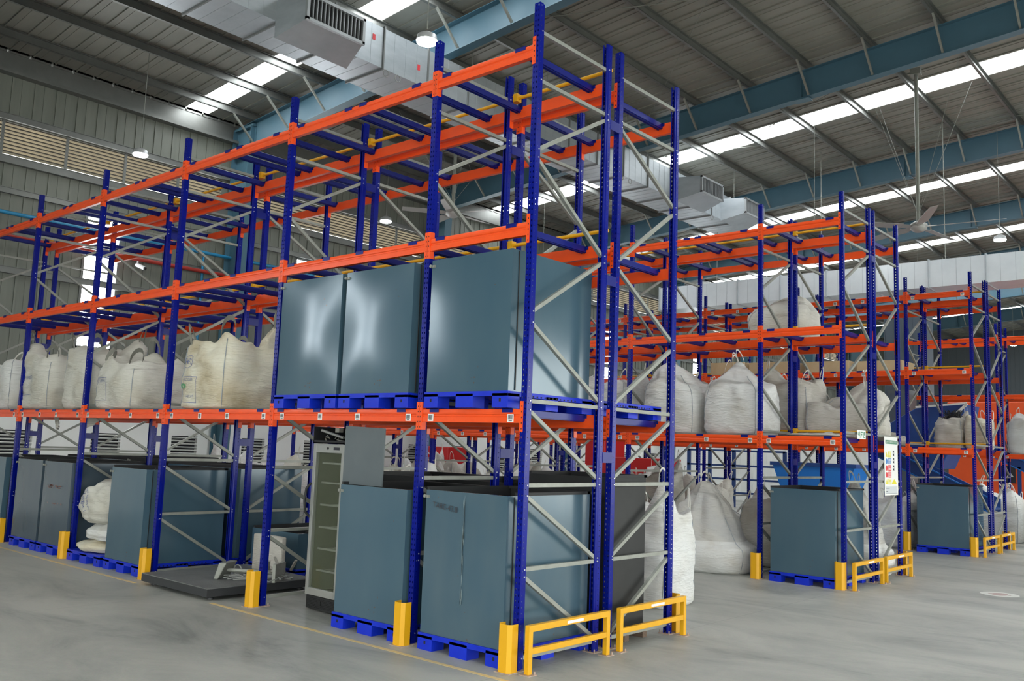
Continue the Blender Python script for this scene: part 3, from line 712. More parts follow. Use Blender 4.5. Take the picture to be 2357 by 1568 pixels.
pallet(-6.27, 1.40, 0, 1.13, 1.07, 'blue pallet under the low tray box behind the platform')
bin_on_pallet(-1.14, -.13, 0, 7.30, 8.46, 1.42, M['bin'], 'blue grey bin alone at the floor of the middle rack', 'blue pallet under the lone bin of the middle rack', 41)
bin_on_pallet(-1.16, -.14, 0, 14.50, 15.66, 1.42, M['bin'], 'blue grey bin at the floor of the third rack', 'blue pallet under the bin of the third rack', 42)
pallet(-1.2, 1.36, BS, 1.05, 1.1, 'empty blue pallet on the first level of the back run')

# writing and marks on bins
def text_mesh(body, size, mt, name='lettering'):
    c = bpy.data.curves.new(name, 'FONT'); c.body = body; c.size = size; c.align_x = 'CENTER'; c.align_y = 'CENTER'; c.resolution_u = 2
    o = bpy.data.objects.new(name, c); COL.objects.link(o); dg = bpy.context.evaluated_depsgraph_get()
    me = bpy.data.meshes.new_from_object(o.evaluated_get(dg)); COL.objects.unlink(o); bpy.data.objects.remove(o)
    me.materials.clear(); me.materials.append(mt); return me
def flat_text(body, size, mt, parent, loc, rot=(PI / 2, 0, 0), name='lettering', sx=1.0):
    o = link(name, text_mesh(body, size, mt, name), parent, loc); o.rotation_euler = rot; o.scale = (sx, 1, 1); return o
M['rustmark'] = mat('rust_scuff', (0.30, 0.09, 0.05), 0.8, rgb2=(0.12, 0.09, 0.09), nscale=18, lo=0.45, hi=0.6)
M['rub'] = mat('pale_rub', (0.17, 0.23, 0.25), 0.5)
def blots(parent, name, mt, items, seed):
    rnd = random.Random(seed)
    for (cx, cz, w, h, n, y) in items:
        q = MB()
        for k in range(n):
            a, b = cx + rnd.uniform(-w, w) / 2, cz + rnd.uniform(-h, h) / 2; rw, rh = rnd.uniform(.01, .03) if w > h else rnd.uniform(.003, .006), rnd.uniform(.004, .010) if w > h else rnd.uniform(.03, .12)
            q.add([(a + rw * math.cos(t * PI / 4) * rnd.uniform(.6, 1.2), y, b + rh * math.sin(t * PI / 4) * rnd.uniform(.6, 1.2)) for t in range(8)], [tuple(range(8))])
        q.build(name, M[mt], parent)
for o_ in bpy.data.objects:
    if o_.get('label') == 'grey bin with a rusty red scuff, left of the sack pallet': blots(o_, 'rust_scuff', 'rustmark', [(.42, .88, .5, .05, 26, -.018), (.55, .62, .6, .02, 10, -.018)], 4)
blots(g0, 'rub_mark', 'rub', [(.52, .78, .02, .9, 26, -.0185)], 6)
flat_text('TARE-43.8', .075, M['print'], g0, (.27, -.016, 1.16), (PI / 2, .10, 0), 'handwriting')

# ------------------------------------------------------------------ weighing platform
pf = thing('weighing_platform', 'low dark steel weighing platform with chequer plate top, jutting into the aisle', 'floor scale', (-6.02, -.30, 0))
p = MB(); p.box(0, 0, .135, 1.56, 1.5, .145); p.build('deck', M['chequer'], pf)
p = MB(); p.box(0.0, 0.0, .05, 1.56, .012, .134); p.box(0.0, 1.488, .05, 1.56, 1.5, .134); p.box(0, .012, .05, .012, 1.488, .134); p.box(1.548, .012, .05, 1.56, 1.488, .134); p.box(0, 0, .045, 1.56, 1.5, .05)
p.build('frame', M['frame_dark'], pf)
for x, y in ((.12, .12), (1.44, .12), (.12, 1.38), (1.44, 1.38)):
    p = MB(); p.tube([(x, y, 0), (x, y, .02)], .04, 12); p.tube([(x, y, .02), (x, y, .05)], .015, 8); p.build('foot', M['frame_dark'], pf)
ind = thing('scale_indicator', 'toppled grey weighing indicator and stand lying on the platform', 'scale display', (-5.0, .34, .145), .55)
p = MB(); p.prism([(-.16, 0), (-.10, .0), (.0, .20), (-.10, .20)], 'y', -.15, .15); bevel(p.build('housing', M['galv'], ind), .01)
p = MB(); p.tube([(-.06, 0, .10), (.62, .02, .10)], .025, 12); p.box(.60, -.14, 0, .64, .16, .22); p.build('stand', M['galv'], ind)
p = MB(); p.tube([(.05 + .05 * math.cos(a), .06, .10 + .06 * math.sin(a)) for a in [k * PI / 8 for k in range(17)]], .008, 6)
rnd = random.Random(5)
for k in range(7):
    pts = [Vector((.0 + .12 * j + rnd.uniform(-.05, .05), rnd.uniform(-.25, .15), .02 + rnd.uniform(0, .05))) for j in range(7)]
    p.tube(pts, .007, 6)
p.build('cable', M['cable'], ind)
sc = thing('scrap_heap', 'small heap of bent metal scraps behind the weighing platform stand', 'scrap', (-4.75, .85, .145))
rnd = random.Random(9)
for k in range(9):
    p = MB(); a = Vector((rnd.uniform(-.25, .3), rnd.uniform(-.15, .2), rnd.uniform(.02, .12))); d = Vector((rnd.uniform(-.3, .3), rnd.uniform(-.2, .2), rnd.uniform(-.02, .2)))
    b2 = a + d; b2.z = max(.02, b2.z); p.bar(a, b2, .03, .02); p.build('scrap_piece', M['scrap'], sc)

# ------------------------------------------------------------------ glass door cooler
fr = thing('glass_door_cooler', 'tall upright cooler with aluminium framed glass door and black kick grille', 'refrigerator', (-3.43, .30, 0), -.02)
W, Dp, Hh = .58, .56, 1.85
p = MB(); t = .04
p.box(0, .05, .16, t, Dp, Hh); p.box(W - t, .05, .16, W, Dp, Hh); p.box(t, Dp - t, .16, W - t, Dp, Hh, 1); p.box(t, .05, Hh - t, W - t, Dp - t, Hh); p.box(t, .05, .16, W - t, Dp - t, .2, 1)
p.box(t, .06, .2, t + .004, Dp - t, Hh - t, 1); p.box(W - t - .004, .06, .2, W - t, Dp - t, Hh - t, 1)
p.build('cabinet', [M['sheet'], M['interior']], fr)
for z in (.42, .66, .90, 1.15, 1.40, 1.62):
    p = MB(); p.box(t + .01, .10, z, W - t - .01, .112, z + .02)
    for k in range(9): p.box(t + .02, .12 + .042 * k, z + .004, W - t - .02, .125 + .042 * k, z + .008)
    p.build('shelf', M['shelf'], fr)
p = MB(); fw_ = .055
p.box(0, 0, .17, fw_, .045, Hh); p.box(W - fw_, 0, .17, W, .045, Hh); p.box(fw_, 0, Hh - .10, W - fw_, .045, Hh); p.box(fw_, 0, .17, W - fw_, .045, .25)
dr = bevel(p.build('door', M['alu'], fr), .004)
p = MB(); p.box(fw_, .018, .25, W - fw_, .024, Hh - .10); p.build('glass_pane', M['glass'], dr)
p = MB(); p.box(W - .20, -.002, Hh - .065, W - .09, 0, Hh - .035); p.build('badge', M['print'], dr)
p = MB(); p.tube([(W * .48, .0, Hh - .05), (W * .48, -.006, Hh - .05)], .014, 12); p.build('lock', M['black'], dr)
p = MB(); p.tube([(-.004, .0, 1.02), (-.018, -.05, 1.08), (-.02, -.065, 1.2), (-.018, -.05, 1.34), (-.004, .0, 1.40)], .014, 10); p.build('handle', M['black'], dr)
p = MB(); p.box(.01, .02, .02, W - .01, Dp, .16)
for k in range(7): p.box(.03, .012, .035 + .016 * k, W - .03, .02, .042 + .016 * k)
p.box(W * .42, .008, .07, W * .50, .02, .13); p.build('kick_grille', M['black'], fr)
tn = thing('junk_crate', 'open black crate of bits and a white tube on top of the glass cooler', 'crate', (-3.44, .30, 1.853))
p = MB(); p.box(0, 0, 0, .62, .5, .012); p.box(0, .49, 0, .62, .5, .19); p.box(0, 0, 0, .012, .5, .19); p.box(.608, 0, 0, .62, .5, .19); p.box(0, 0, 0, .62, .012, .035); p.build('crate_body', M['black'], tn)
p = MB(); p.tube([(.08, .05, .15), (.46, .07, .07)], .016, 10); p.build('tube', M['alu'], tn)
rnd = random.Random(8); p = MB()
for k in range(16):
    a = Vector((rnd.uniform(.08, .5), rnd.uniform(.06, .4), rnd.uniform(.02, .08))); p.tube([a, a + Vector((rnd.uniform(-.08, .08), rnd.uniform(-.05, .05), rnd.uniform(-.02, .05)))], .006, 6)
p.box(.26, .1, .13, .33, .16, .18); p.box(.42, .12, .12, .50, .18, .17); p.build('bits', M['scrap'], tn)
p = MB(); p.add([(-2.55, .045, 1.442), (-1.92, .045, 1.442), (-1.92, .05, 2.03), (-2.55, .05, 2.05), (-2.55, .06, 1.442), (-1.92, .06, 1.442), (-1.92, .065, 2.03), (-2.55, .065, 2.05)], [(0, 1, 2, 3), (7, 6, 5, 4), (0, 4, 5, 1), (1, 5, 6, 2), (2, 6, 7, 3), (3, 7, 4, 0)])
tag(p.build('metal_sheet', M['sheet']), 'plain grey steel sheet stood upright on the bin beside the cooler', 'metal sheet')
pm_ = MB(); pm_.box(-5.55, .98, .145, -4.9, 1.06, .62); tag(bevel(pm_.build('flat_carton', M['baggrey']), .02), 'pale folded carton leaning behind the nearest row beside the platform', 'carton')

# ------------------------------------------------------------------ bulk bags
def smooth(a, b, t):
    t = max(0, min(1, (t - a) / (b - a))); return t * t * (3 - 2 * t)
def bag_mesh(w, d, h, style, seed, nth=72, nz=46):
    """fabric bulk bag: squared plan that sags, folded and creased top"""
    rnd = random.Random(seed); S = Vector((seed * 3.1, seed * 1.7, seed * .9)); verts = []; faces = []
    ang = rnd.uniform(0, 6.28); ax, ay = .20 * math.cos(ang), .20 * math.sin(ang)
    if style == 'full':   prof = [(0, .88, 5), (.03, .96, 5), (.10, 1.0, 5), (.45, 1.03, 4.5), (.80, .99, 5), (.90, .95, 5), (.97, .86, 4), (1.0, .70, 4), (.98, .45, 3), (.95, .2, 2), (.95, 0, 2)]
    elif style == 'peak': prof = [(0, .90, 5), (.03, .97, 5), (.08, 1.0, 5), (.40, 1.03, 4.5), (.58, .99, 4.5), (.66, .90, 4), (.76, .66, 3), (.88, .38, 2.5), (.96, .17, 2), (1.0, .06, 2), (1.0, 0, 2)]
    elif style == 'tent': prof = [(0, .90, 3.6), (.03, .97, 3.4), (.10, 1.03, 3.2), (.20, 1.06, 3.2), (.28, 1.0, 3.2), (.325, .86, 3), (.345, .84, 3), (.55, .66, 2.6), (.78, .42, 2.4), (.94, .20, 2), (1.0, .08, 2), (.98, 0, 2)]
    elif style == 'sack': prof = [(0, .70, 3), (.10, .92, 3), (.35, 1.02, 3), (.6, 1.0, 3), (.82, .85, 3), (.95, .6, 2.6), (1.0, .35, 2.4), (.98, 0, 2)]
    else:                 prof = [(0, .90, 5), (.04, .98, 5), (.14, 1.0, 5), (.50, 1.04, 4.2), (.72, 1.0, 4.5), (.86, .92, 4.5), (1.0, .84, 4.5), (.93, .66, 4), (.84, .40, 3), (.82, .2, 2), (.82, 0, 2)]
    cum = [0]
    for i in range(1, len(prof)): cum.append(cum[-1] + math.hypot((prof[i][0] - prof[i - 1][0]) * h, (prof[i][1] - prof[i - 1][1]) * w * .5))
    def pat(s):
        s *= cum[-1]
        for i in range(1, len(cum)):
            if s <= cum[i] + 1e-9:
                t = (s - cum[i - 1]) / max(1e-9, cum[i] - cum[i - 1]); return [prof[i - 1][k] * (1 - t) + prof[i][k] * t for k in range(3)]
        return list(prof[-1])
    corner_up = [rnd.uniform(-.04, .16) for _ in range(4)]; corner_up[rnd.randrange(4)] = .27; corner_up = [c_ * (1.25 if style == 'open' else 1) for c_ in corner_up]
    for j in range(nz + 1):
        s = j / nz; z, sc, n = pat(s)
        for i in range(nth):
            a = 2 * PI * i / nth + PI / 4; c, q = math.cos(a), math.sin(a)
            rr = (abs(c) ** n + abs(q) ** n) ** (-1.0 / n); x, y = c * rr * sc * .5 * w, q * rr * sc * .5 * d
            zz = z * h
            up = smooth(.5, 1.0, z)
            if style == 'peak': x += ax * w * smooth(.5, 1, z); y += ay * d * smooth(.5, 1, z)
            if style in ('full', 'open'):
                cu = 0
                for k in range(4):
                    da = (a - (PI / 4 + k * PI / 2) + PI) % (2 * PI) - PI; cu += corner_up[k] * math.exp(-(da / .42) ** 2)
                zz += cu * h * up * (smooth(.15, .85, sc) if s > .5 else 1) - (.10 * h * up * noise.noise(Vector((a * 1.5, 0, seed))) if s > .55 else 0)
            P = Vector((x, y, zz)) + S
            r1_ = 1 - abs(noise.noise(P * 3.3)) * 2.4; r2_ = 1 - abs(noise.noise(Vector((P.x * 3 + P.z * 2.5, P.y * 3 - P.z * 1.5, P.z * 11)))) * 2.6
            fold = .030 * noise.noise(P * 2.6) + .020 * r1_ * (.4 + up) + .010 * r2_
            if style in ('tent', 'peak'): fold += (.075 if style == 'tent' else .028) * smooth(.34, .6, z) * math.sin(a * 9 + 3 * noise.noise(Vector((a, seed, 0)))) * sc
            if style == 'sack': fold += .045 * noise.noise(P * 4.5) + .05 * (abs(noise.noise(P * 2.7)) * 2 - .5)
            if style in ('open', 'full'): fold += .022 * noise.noise(P * 5) + .03 * up * (.5 - abs(noise.noise(P * 4.2)) * 2)
            k = 1 if s > .02 else 0; L_ = math.hypot(x, y) + 1e-6
            x += x / L_ * fold * k * min(1, sc * 2); y += y / L_ * fold * k * min(1, sc * 2)
            if s > .5: zz += .075 * noise.noise(P * 4.7) * (1 if z > .3 else 0)
            verts.append((x, y, max(0, zz)))
    for j in range(nz):
        for i in range(nth): faces.append((j * nth + i, j * nth + (i + 1) % nth, (j + 1) * nth + (i + 1) % nth, (j + 1) * nth + i))
    faces.append(tuple(range(nth - 1, -1, -1)))
    mb = MB(); mb.add(verts, faces, 0, True)
    if style == 'tent': mb.m = [1 if min(verts[i][2] for i in f) > .335 * h and len(f) == 4 else 0 for f in mb.f]
    return mb, verts, nth, nz, cum, pat
M['bagveil'] = bag_mat('woven_translucent', (0.44, 0.44, 0.43), (0.50, 0.49, 0.46), (0.36, 0.34, 0.30))
def make_bag(x, y, z, w, d, h, style, seed, label, mt='bag', rotz=0, loops='white', group=None, name='bulk_bag', text=(), seams=True, nth=72, nz=46):
    o = thing(name, label, 'bulk bag', (x, y, z), rotz, group)
    mb, verts, nth, nz, cum, pat = bag_mesh(w, d, h, style, seed, nth, nz)
    body = mb.build('bag_body', [M[mt], M['bagveil']] if style == 'tent' else M[mt], o)
    rnd = random.Random(seed + 99)
    if seams and style != 'sack':
        for k in range(4):
            s_ = MB(); i = int(nth * k / 4); js = [j for j in range(1, nz) if pat(j / nz)[1] > .6 and (pat(j / nz)[0] < .92)]
            js = [j for j in js if j == js[0] or j - js[0] < 400]
            pts = []
            for j in js:
                if pts and j - last > 1: break
                v = Vector(verts[j * nth + i]); c_ = Vector((v.x, v.y, 0)).normalized() * .004; pts.append(v + c_); last = j
            if len(pts) > 3: s_.tube(pts[::2] + [pts[-1]], .0055, 6); s_.build('seam_piping', M['seam'], o)
    if loops:
        mt_l = M['loopwhite'] if loops == 'white' else M['webbing']; wd = .03 if loops == 'white' else .07
        if style in ('full', 'open'): spots = [int(nth * k / 4) for k in range(4)]
        elif style == 'sack': spots = [0]
        else: spots = [0, int(nth * .3), int(nth * .6)]
        for i in spots:
            j = max(j for j in range(nz) if pat(j / nz)[1] > (.80 if style in ('full', 'open') else .10)); v = Vector(verts[j * nth + i])
            hh = rnd.uniform(.14, .24); lean = Vector((rnd.uniform(-.08, .08), rnd.uniform(-.08, .08), 0)); sd = Vector((-v.y, v.x, 0))
            if sd.length < .01: sd = Vector((1, 0, 0))
            sd.normalize(); ps = []
            for t in range(13):
                a = PI * t / 12; ps.append(v + sd * math.cos(a) * (.055 if loops == 'white' else .09) + Vector((0, 0, -.05 + (hh + .05) * math.sin(a) ** .7)) + lean * math.sin(a))
            l_ = MB(); l_.ribbon(ps, v.normalized() if v.length > .1 else (0, 1, 0), wd, .005); l_.build('lifting_loop', mt_l, o)
    if text:
        bvh = BVHTree.FromPolygons([Vector(v) for v in verts], [p for p in mb.f])
        for (body_t, size, mtn, px, pz, rt) in text:
            if body_t == '#box':
                q = MB(); W_, H_ = size
                for (a, b, c_, e) in ((0, 0, W_, .006), (0, H_ - .006, W_, H_), (0, 0, .006, H_), (W_ - .006, 0, W_, H_)):
                    nn = max(1, int(max(c_ - a, e - b) / .04))
                    for k in range(nn):
                        if c_ - a > e - b: q.add([(a + (c_ - a) * k / nn, 0, b), (a + (c_ - a) * (k + 1) / nn, 0, b), (a + (c_ - a) * (k + 1) / nn, 0, e), (a + (c_ - a) * k / nn, 0, e)], [(0, 1, 2, 3)])
                        else: q.add([(a, 0, b + (e - b) * k / nn), (c_, 0, b + (e - b) * k / nn), (c_, 0, b + (e - b) * (k + 1) / nn), (a, 0, b + (e - b) * (k + 1) / nn)], [(0, 1, 2, 3)])
                me = q.mesh('print', M[mtn])
                for v in me.vertices: v.co = (v.co.x - W_ / 2, v.co.z - H_ / 2, 0)
            elif body_t == '#oval':
                q = MB(); pts = 36; vs = []
                for k in range(pts):
                    a = 2 * PI * k / pts; 
                    for r_ in (1, .93): vs.append((size * math.cos(a) * r_, size * .62 * math.sin(a) * r_, 0))
                q.add(vs, [(2 * k, 2 * ((k + 1) % pts), 2 * ((k + 1) % pts) + 1, 2 * k + 1) for k in range(pts)]); me = q.mesh('print', M[mtn])
            elif body_t == '#blot':
                q = MB(); pts = 24; vs = [(size * math.cos(2 * PI * k / pts) * (1 + .4 * noise.noise(Vector((k, seed, 0)))), size * .3 * math.sin(2 * PI * k / pts), 0) for k in range(pts)]
                q.add(vs, [tuple(range(pts))]); me = q.mesh('print', M[mtn])
            else: me = text_mesh(body_t, size, M[mtn], 'print')
            ok = True; ca, sa = math.cos(rt), math.sin(rt)
            for v in me.vertices:
                u, t = v.co.x * ca - v.co.y * sa + px, v.co.x * sa + v.co.y * ca + pz
                hit = bvh.ray_cast(Vector((u, -3, t)), Vector((0, 1, 0)))
                v.co = (u, (hit[0].y if hit[0] else -d / 2) - .008, t)
            link('print', me, o)
    return o
LZ = BS + .0
# nearest rack, first level
make_bag(-5.58, .52, LZ, 1.12, 1.0, .86, 'open', 3, 'stained cream bulk bag with oval printed emblem beside the raised grey bins', 'bagcream', 0, 'grey',
         text=(('#oval', .14, 'blueprint', -.30, .62, -.08), ('RHFL', .11, 'blueprint', -.30, .62, -.08), ('#box', (.36, .34), 'blueprint', -.20, .25, -.03), ('RECYCLED', .05, 'blueprint', -.22, .38, -.03), ('#blot', .11, 'greenprint', -.38, .30, 0), ('NET WT', .045, 'blueprint', -.18, .16, 0)))
make_bag(-8.10, .54, LZ, 1.24, 1.0, .70, 'open', 8, 'low slumped off-white bag with blue print, grey straps, right of the leftmost white bag', 'bagdull', 0, 'grey',
         text=(('#box', (.42, .34), 'blueprint', -.30, .30, 0), ('NET : 855 KG', .06, 'blueprint', -.30, .42, 0)))
make_bag(-9.40, .55, LZ, 1.0, 1.0, .92, 'full', 5, 'creased off-white bag with grey straps just behind the fifth post', 'bagdull', 0, 'grey')
make_bag(-11.02, .54, LZ, 1.22, 1.0, .92, 'full', 12, 'off-white bag with red and blue printed panel near the left edge', 'bagdull', 0, 'grey',
         text=(('#box', (.34, .32), 'blueprint', -.10, .40, .05), ('WT 855 KG', .05, 'blueprint', -.10, .52, 0), ('BE', .12, 'redprint', -.40, .50, -.3), ('STORE DRY', .06, 'print', -.38, .30, -.2)))
make_bag(-12.62, .54, LZ, 1.15, 1.0, .82, 'full', 15, 'off-white bag with a pale blue strap at the left picture edge', 'bag', 0, 'white')
def film(label, P, seed, mt='bagdull'):
    n = 8; vs = []; A, B, C_, D_ = [Vector(q) for q in P]
    for j in range(n + 1):
        for i in range(n + 1):
            u, v = i / n, j / n; q = A.lerp(B, u).lerp(D_.lerp(C_, u), v); q.y += .05 * noise.noise(Vector((u * 4, v * 3, seed))); vs.append(q)
    fs = [(j * (n + 1) + i, j * (n + 1) + i + 1, (j + 1) * (n + 1) + i + 1, (j + 1) * (n + 1) + i) for j in range(n) for i in range(n)]
    q = MB(); q.add(vs, fs, 0, True); o = q.build('plastic_film', M[mt]); md = o.modifiers.new('thickness', 'SOLIDIFY'); md.thickness = .004
    return tag(o, label, 'plastic film')
film('grey film corner hanging below the first level beam under the low slumped bag', ((-9.75, .45, 2.22), (-8.55, .55, 2.22), (-9.2, .5, 2.12), (-9.72, .45, 1.93)), 3, 'baggrey')
film('torn grey film tail hanging below the first level beam near the left edge', ((-10.95, .40, 2.22), (-10.78, .42, 2.22), (-10.66, .42, 1.98), (-10.76, .42, 1.90)), 5, 'baggrey')
# sacks on floor pallet
pallet(-8.80, -.06, 0, 1.08, 1.1, 'blue pallet carrying the slumped sacks')
make_bag(-8.26, .46, .15, 1.0, .98, .17, 'sack', 21, 'flat dirty khaki sack at the bottom of the sack pile', 'bagcream', 0, None, name='sack')
make_bag(-8.20, .50, .31, .95, .92, .26, 'sack', 22, 'white sack in the middle of the sack pile', 'bag', 0, None, name='sack')
make_bag(-8.36, .46, .55, 1.05, .95, .62, 'sack', 27, 'large crumpled sack printed WEIGHT on top of the sack pile', 'bagdull', 0, None, name='sack',
         text=(('Weight :', .11, 'blueprint', -.12, .34, -1.0), ('NET WT 855 KG', .05, 'blueprint', -.02, .36, -1.0), ('DRY KEEP', .05, 'blueprint', -.22, .36, -1.0)))
# middle rack, first level
spec = [(-.62, .98, 'full', .62, 'bagdull', 'behind the second post of the middle rack'),
        (-1.95, 1.02, 'peak', 1.25, 'bag', 'with one tall peaked corner, right of two white bags'),
        (-3.14, 1.10, 'peak', 1.28, 'bag', 'with a high peak, directly right of the end frame'),
        (-4.5, .98, 'full', .92, 'bag', 'with upright loops, left of the tallest peaked bag'),
        (-5.65, 1.0, 'full', .86, 'bag', 'seen between the end frame posts'),
        (-7.05, 1.0, 'full', .80, 'bagdull', 'behind the big raised bin'), (-8.2, 1.0, 'full', .80, 'bag', 'farther left behind the big raised bin'), (-9.5, 1.0, 'full', .8, 'bag', 'deep in the middle rack'), (-10.7, 1.0, 'full', .75, 'bagdull', 'deepest in the middle rack')]
for k, (x, w, st, h, mt, t) in enumerate(spec):
    if k == 0: continue
    make_bag(x, 7.95, LZ, w, 1.0, h, st, 40 + k, 'white bag on the middle rack ' + t, mt, 0, 'white')
make_bag(-1.22 + .62, 7.95, LZ, .0001 + .9, 1.0, .0001 + .05, 'sack', 66, 'flattened grey bag lying on the first level behind the second post', 'baggrey', 0, None, name='sack')
make_bag(-1.62, 9.30, LZ, .9, 1.0, 1.0, 'full', 51, 'greyish bag with curled loops on the back run of the middle rack', 'baggrey', 0, 'white')
make_bag(-.62, 9.52, LZ, 1.0, .6, 1.0, 'peak', 52, 'grey peaked bag with folded cuff behind the green sign', 'baggrey', 0, 'white')
make_bag(-.64, 8.94, LZ, 1.10, .48, .52, 'full', 53, 'low folded greyish bag in front of the peaked bag behind the green sign', 'baggrey', 0, None)
make_bag(-3.1, 9.28, LZ, 1.0, 1.0, .95, 'full', 54, 'dull bag with wire like loops between the two peaked white bags', 'baggrey', 0, 'white')
make_bag(-1.78, 9.20, 3.94, 1.05, .95, .85, 'peak', 57, 'crumpled white bag on the second level of the middle rack, one corner raised', 'bagdull', 0, None)
# third rack
make_bag(-.37, 16.5, LZ, .48, .85, .66, 'full', 60, 'off-white bag on the first level of the third rack, right of the open sack', 'bagcream', 0, 'white')
make_bag(-.94, 16.5, LZ, .62, .85, .70, 'open', 61, 'open greyish bag of dark cable scrap on the third rack', 'baggrey', 0, None)
make_bag(-2.1, 15.2, LZ, 1.0, .9, .30, 'sack', 62, 'flat grey sack on the first level of the third rack', 'baggrey', 0, None, name='sack')
for k, (x, y) in enumerate(((-5.68, 15.1), (-4.50, 15.1), (-7.05, 15.1), (-8.2, 15.1))):
    make_bag(x, y, LZ, .98, .95, .8, 'full', 63 + k, 'white bulk bag on the first level of the third rack, %s' % ['behind the fourth post', 'behind the peaked bags', 'far left', 'farthest left'][k], 'bag', 0, 'white', nth=48, nz=30)
for k, (x, w) in enumerate(((-2.0, 1.0), (-3.2, 1.05), (-4.6, 1.15), (-5.8, .9))):
    c = MB(); c.box(x - w / 2, 14.7, 3.93, x + w / 2, 15.6, 4.16 + .03 * k); bevel(tag(c.build('carton', M['carton']), 'flat beige carton high on the third rack, %s' % ['rightmost', 'second from the right', 'wide one behind the fourth post', 'small leftmost'][k], 'carton'), .01)
# cable scrap in the open bag
cs = MB(); rnd = random.Random(12)
for k in range(40):
    a = Vector((rnd.uniform(-1.12, -.76), rnd.uniform(16.25, 16.7), 2.80)); pts = [a + Vector((rnd.uniform(-.1, .1), rnd.uniform(-.1, .1), .30 * math.sin(PI * t / 5) * rnd.uniform(.5, 1.2))) for t in range(6)]
    cs.tube(pts, .008, 5)
o = cs.build('cable_scrap', M['black']); tag(o, 'tangle of black cable scrap spilling from the open greyish bag', 'cable scrap'); o['kind'] = 'stuff'
make_bag(-.62, 23.2, LZ, 1.15, 1.0, 1.0, 'full', 70, 'white bulk bag on the farthest rack at the right picture edge', 'bag', 0, 'white')
make_bag(.75, 23.2, LZ, 1.15, 1.0, 1.0, 'full', 71, 'white bulk bag on the farthest rack beyond the right picture edge', 'bag', 0, 'white')
# aisle floor bags
make_bag(-1.20, 4.0, 0, .90, .82, 1.12, 'open', 80, 'tall clean white bag on the floor behind the second end barrier', 'bag', 0, 'white')
make_bag(-2.50, 7.72, 0, 1.62, 1.30, 1.42, 'tent', 83, 'big translucent tent shaped bag slumped on the floor left of the middle rack bin', 'bag', .35, 'white')
make_bag(-.62, 9.45, 0, 1.05, 1.0, 1.50, 'tent', 84, 'white bag gathered at the neck under the safety board', 'bag', 0, 'white')
ORD = ['first', 'second', 'third', 'fourth', 'fifth', 'sixth', 'seventh', 'eighth']
rnd = random.Random(33)
k = 0
where = ['just behind the tall clean bag', 'second in the aisle row', 'third in the aisle row', 'fourth in the aisle row', 'fifth in the aisle row', 'sixth in the aisle row', 'seventh in the aisle row', 'last in the aisle row']
for i in range(8):
    x = -2.35 - 1.25 * i
    make_bag(x, 4.1 + .1 * math.sin(i * 2), 0, 1.0, 1.0, rnd.uniform(1.05, 1.22) + .02 * i, ('full', 'open', 'peak')[i % 3], 100 + i, 'dull white floor bag behind the nearest racks, ' + where[i], ('bagdull', 'bag')[i % 2], rnd.uniform(-.1, .1), 'white', nth=56, nz=34)
for i in range(6):
    x = -1.33 - 2.5 * (1 + i // 2) - (.68, 1.80)[i % 2]; st = ('peak', 'full', 'open')[i % 3]
    make_bag(x, 7.95, 0, 1.02, 1.0, rnd.uniform(1.05, 1.3), st, 130 + i, 'floor bag under the near middle run, ' + ORD[i] + ' left of the tent shaped bag', ('bag', 'baggrey', 'bagdull')[i % 3], rnd.uniform(-.1, .1), 'white', group='floor bags under the middle rack', nth=48, nz=30)
for i in range(8):
    x = -1.33 - 2.5 * (i // 2) - (.68, 1.80)[i % 2]; st = ('full', 'peak', 'open', 'full')[i % 4]
    make_bag(x, 9.27, 0, 1.0, 1.0, rnd.uniform(1.1, 1.38), st, 150 + i, 'floor bag under the far middle run, ' + ORD[i] + ' from the right', ('bagdull', 'bag', 'baggrey')[i % 3], rnd.uniform(-.1, .1), 'white', group='floor bags behind the middle rack', nth=48, nz=30)
for i in range(8):
    x = -4.6 - 1.3 * i
    make_bag(x, 11.6 + .15 * (i % 3), 0, 1.0, 1.0, rnd.uniform(1.2, 1.45), ('full', 'open', 'peak')[i % 3], 170 + i, 'bulk bag in the far aisle before the third rack, ' + ORD[i] + ' from the right', ('baggrey', 'bag')[i % 2], rnd.uniform(-.3, .3), 'white', group='floor bags in the far aisle', nth=40, nz=26)
make_bag(-1.85, 15.2, 0, .9, .9, 1.0, 'full', 190, 'white bag with red print on the floor of the third rack', 'bag', 0, 'white', nth=40, nz=26)
for i, (x, y) in enumerate(((-.30, 19.55), (.9, 20.0), (-.55, 20.95), (.6, 21.2), (1.1, 18.6), (-.95 + .3, 22.05))):
    make_bag(x - .35, y, 0, 1.0, 1.0, 1.12 + .06 * (i % 3), ('full', 'peak', 'tent')[i % 3], 200 + i, 'white floor bag right of the third rack, %s' % ['nearest the end barrier', 'at the picture edge', 'behind the nearest one', 'against the conveyor', 'outermost', 'at the rack corner'][i], 'bag', 0, 'white', nth=48, nz=30)

# ------------------------------------------------------------------ signs at the middle rack end
sg = thing('green_sign', 'small white sign with green symbols wired to the middle rack end frame', 'sign', (.012, 7.83, 2.215))
p = MB(); p.box(0, 0, 0, .004, .36, .135); p.build('plate', M['white'], sg)
p = MB()
for (a, b, c_, e) in ((.03, .06, .04, .10), (.06, .05, .07, .07), (.10, .045, .02, .11), (.10, .095, .02, .115), (.15, .02, .17, .115), (.17, .095, .23, .115), (.17, .06, .21, .075), (.25, .02, .27, .115), (.27, .02, .33, .035), (.29, .06, .33, .115), (.11, .02, .14, .035)):
    y0_, z0_, y1_, z1_ = a, min(b, e), max(c_, a + .02), max(b, e); p.box(.004, y0_, z0_, .0055, y1_, z1_)
p.build('symbols', M['greensign'], sg)
sb = thing('safety_board', 'tall white rack load notice board with green header and coloured squares', 'notice board', (.012, 9.02, 1.34))
p = MB(); p.box(0, 0, 0, .006, .64, .95); p.build('board', M['white'], sb)
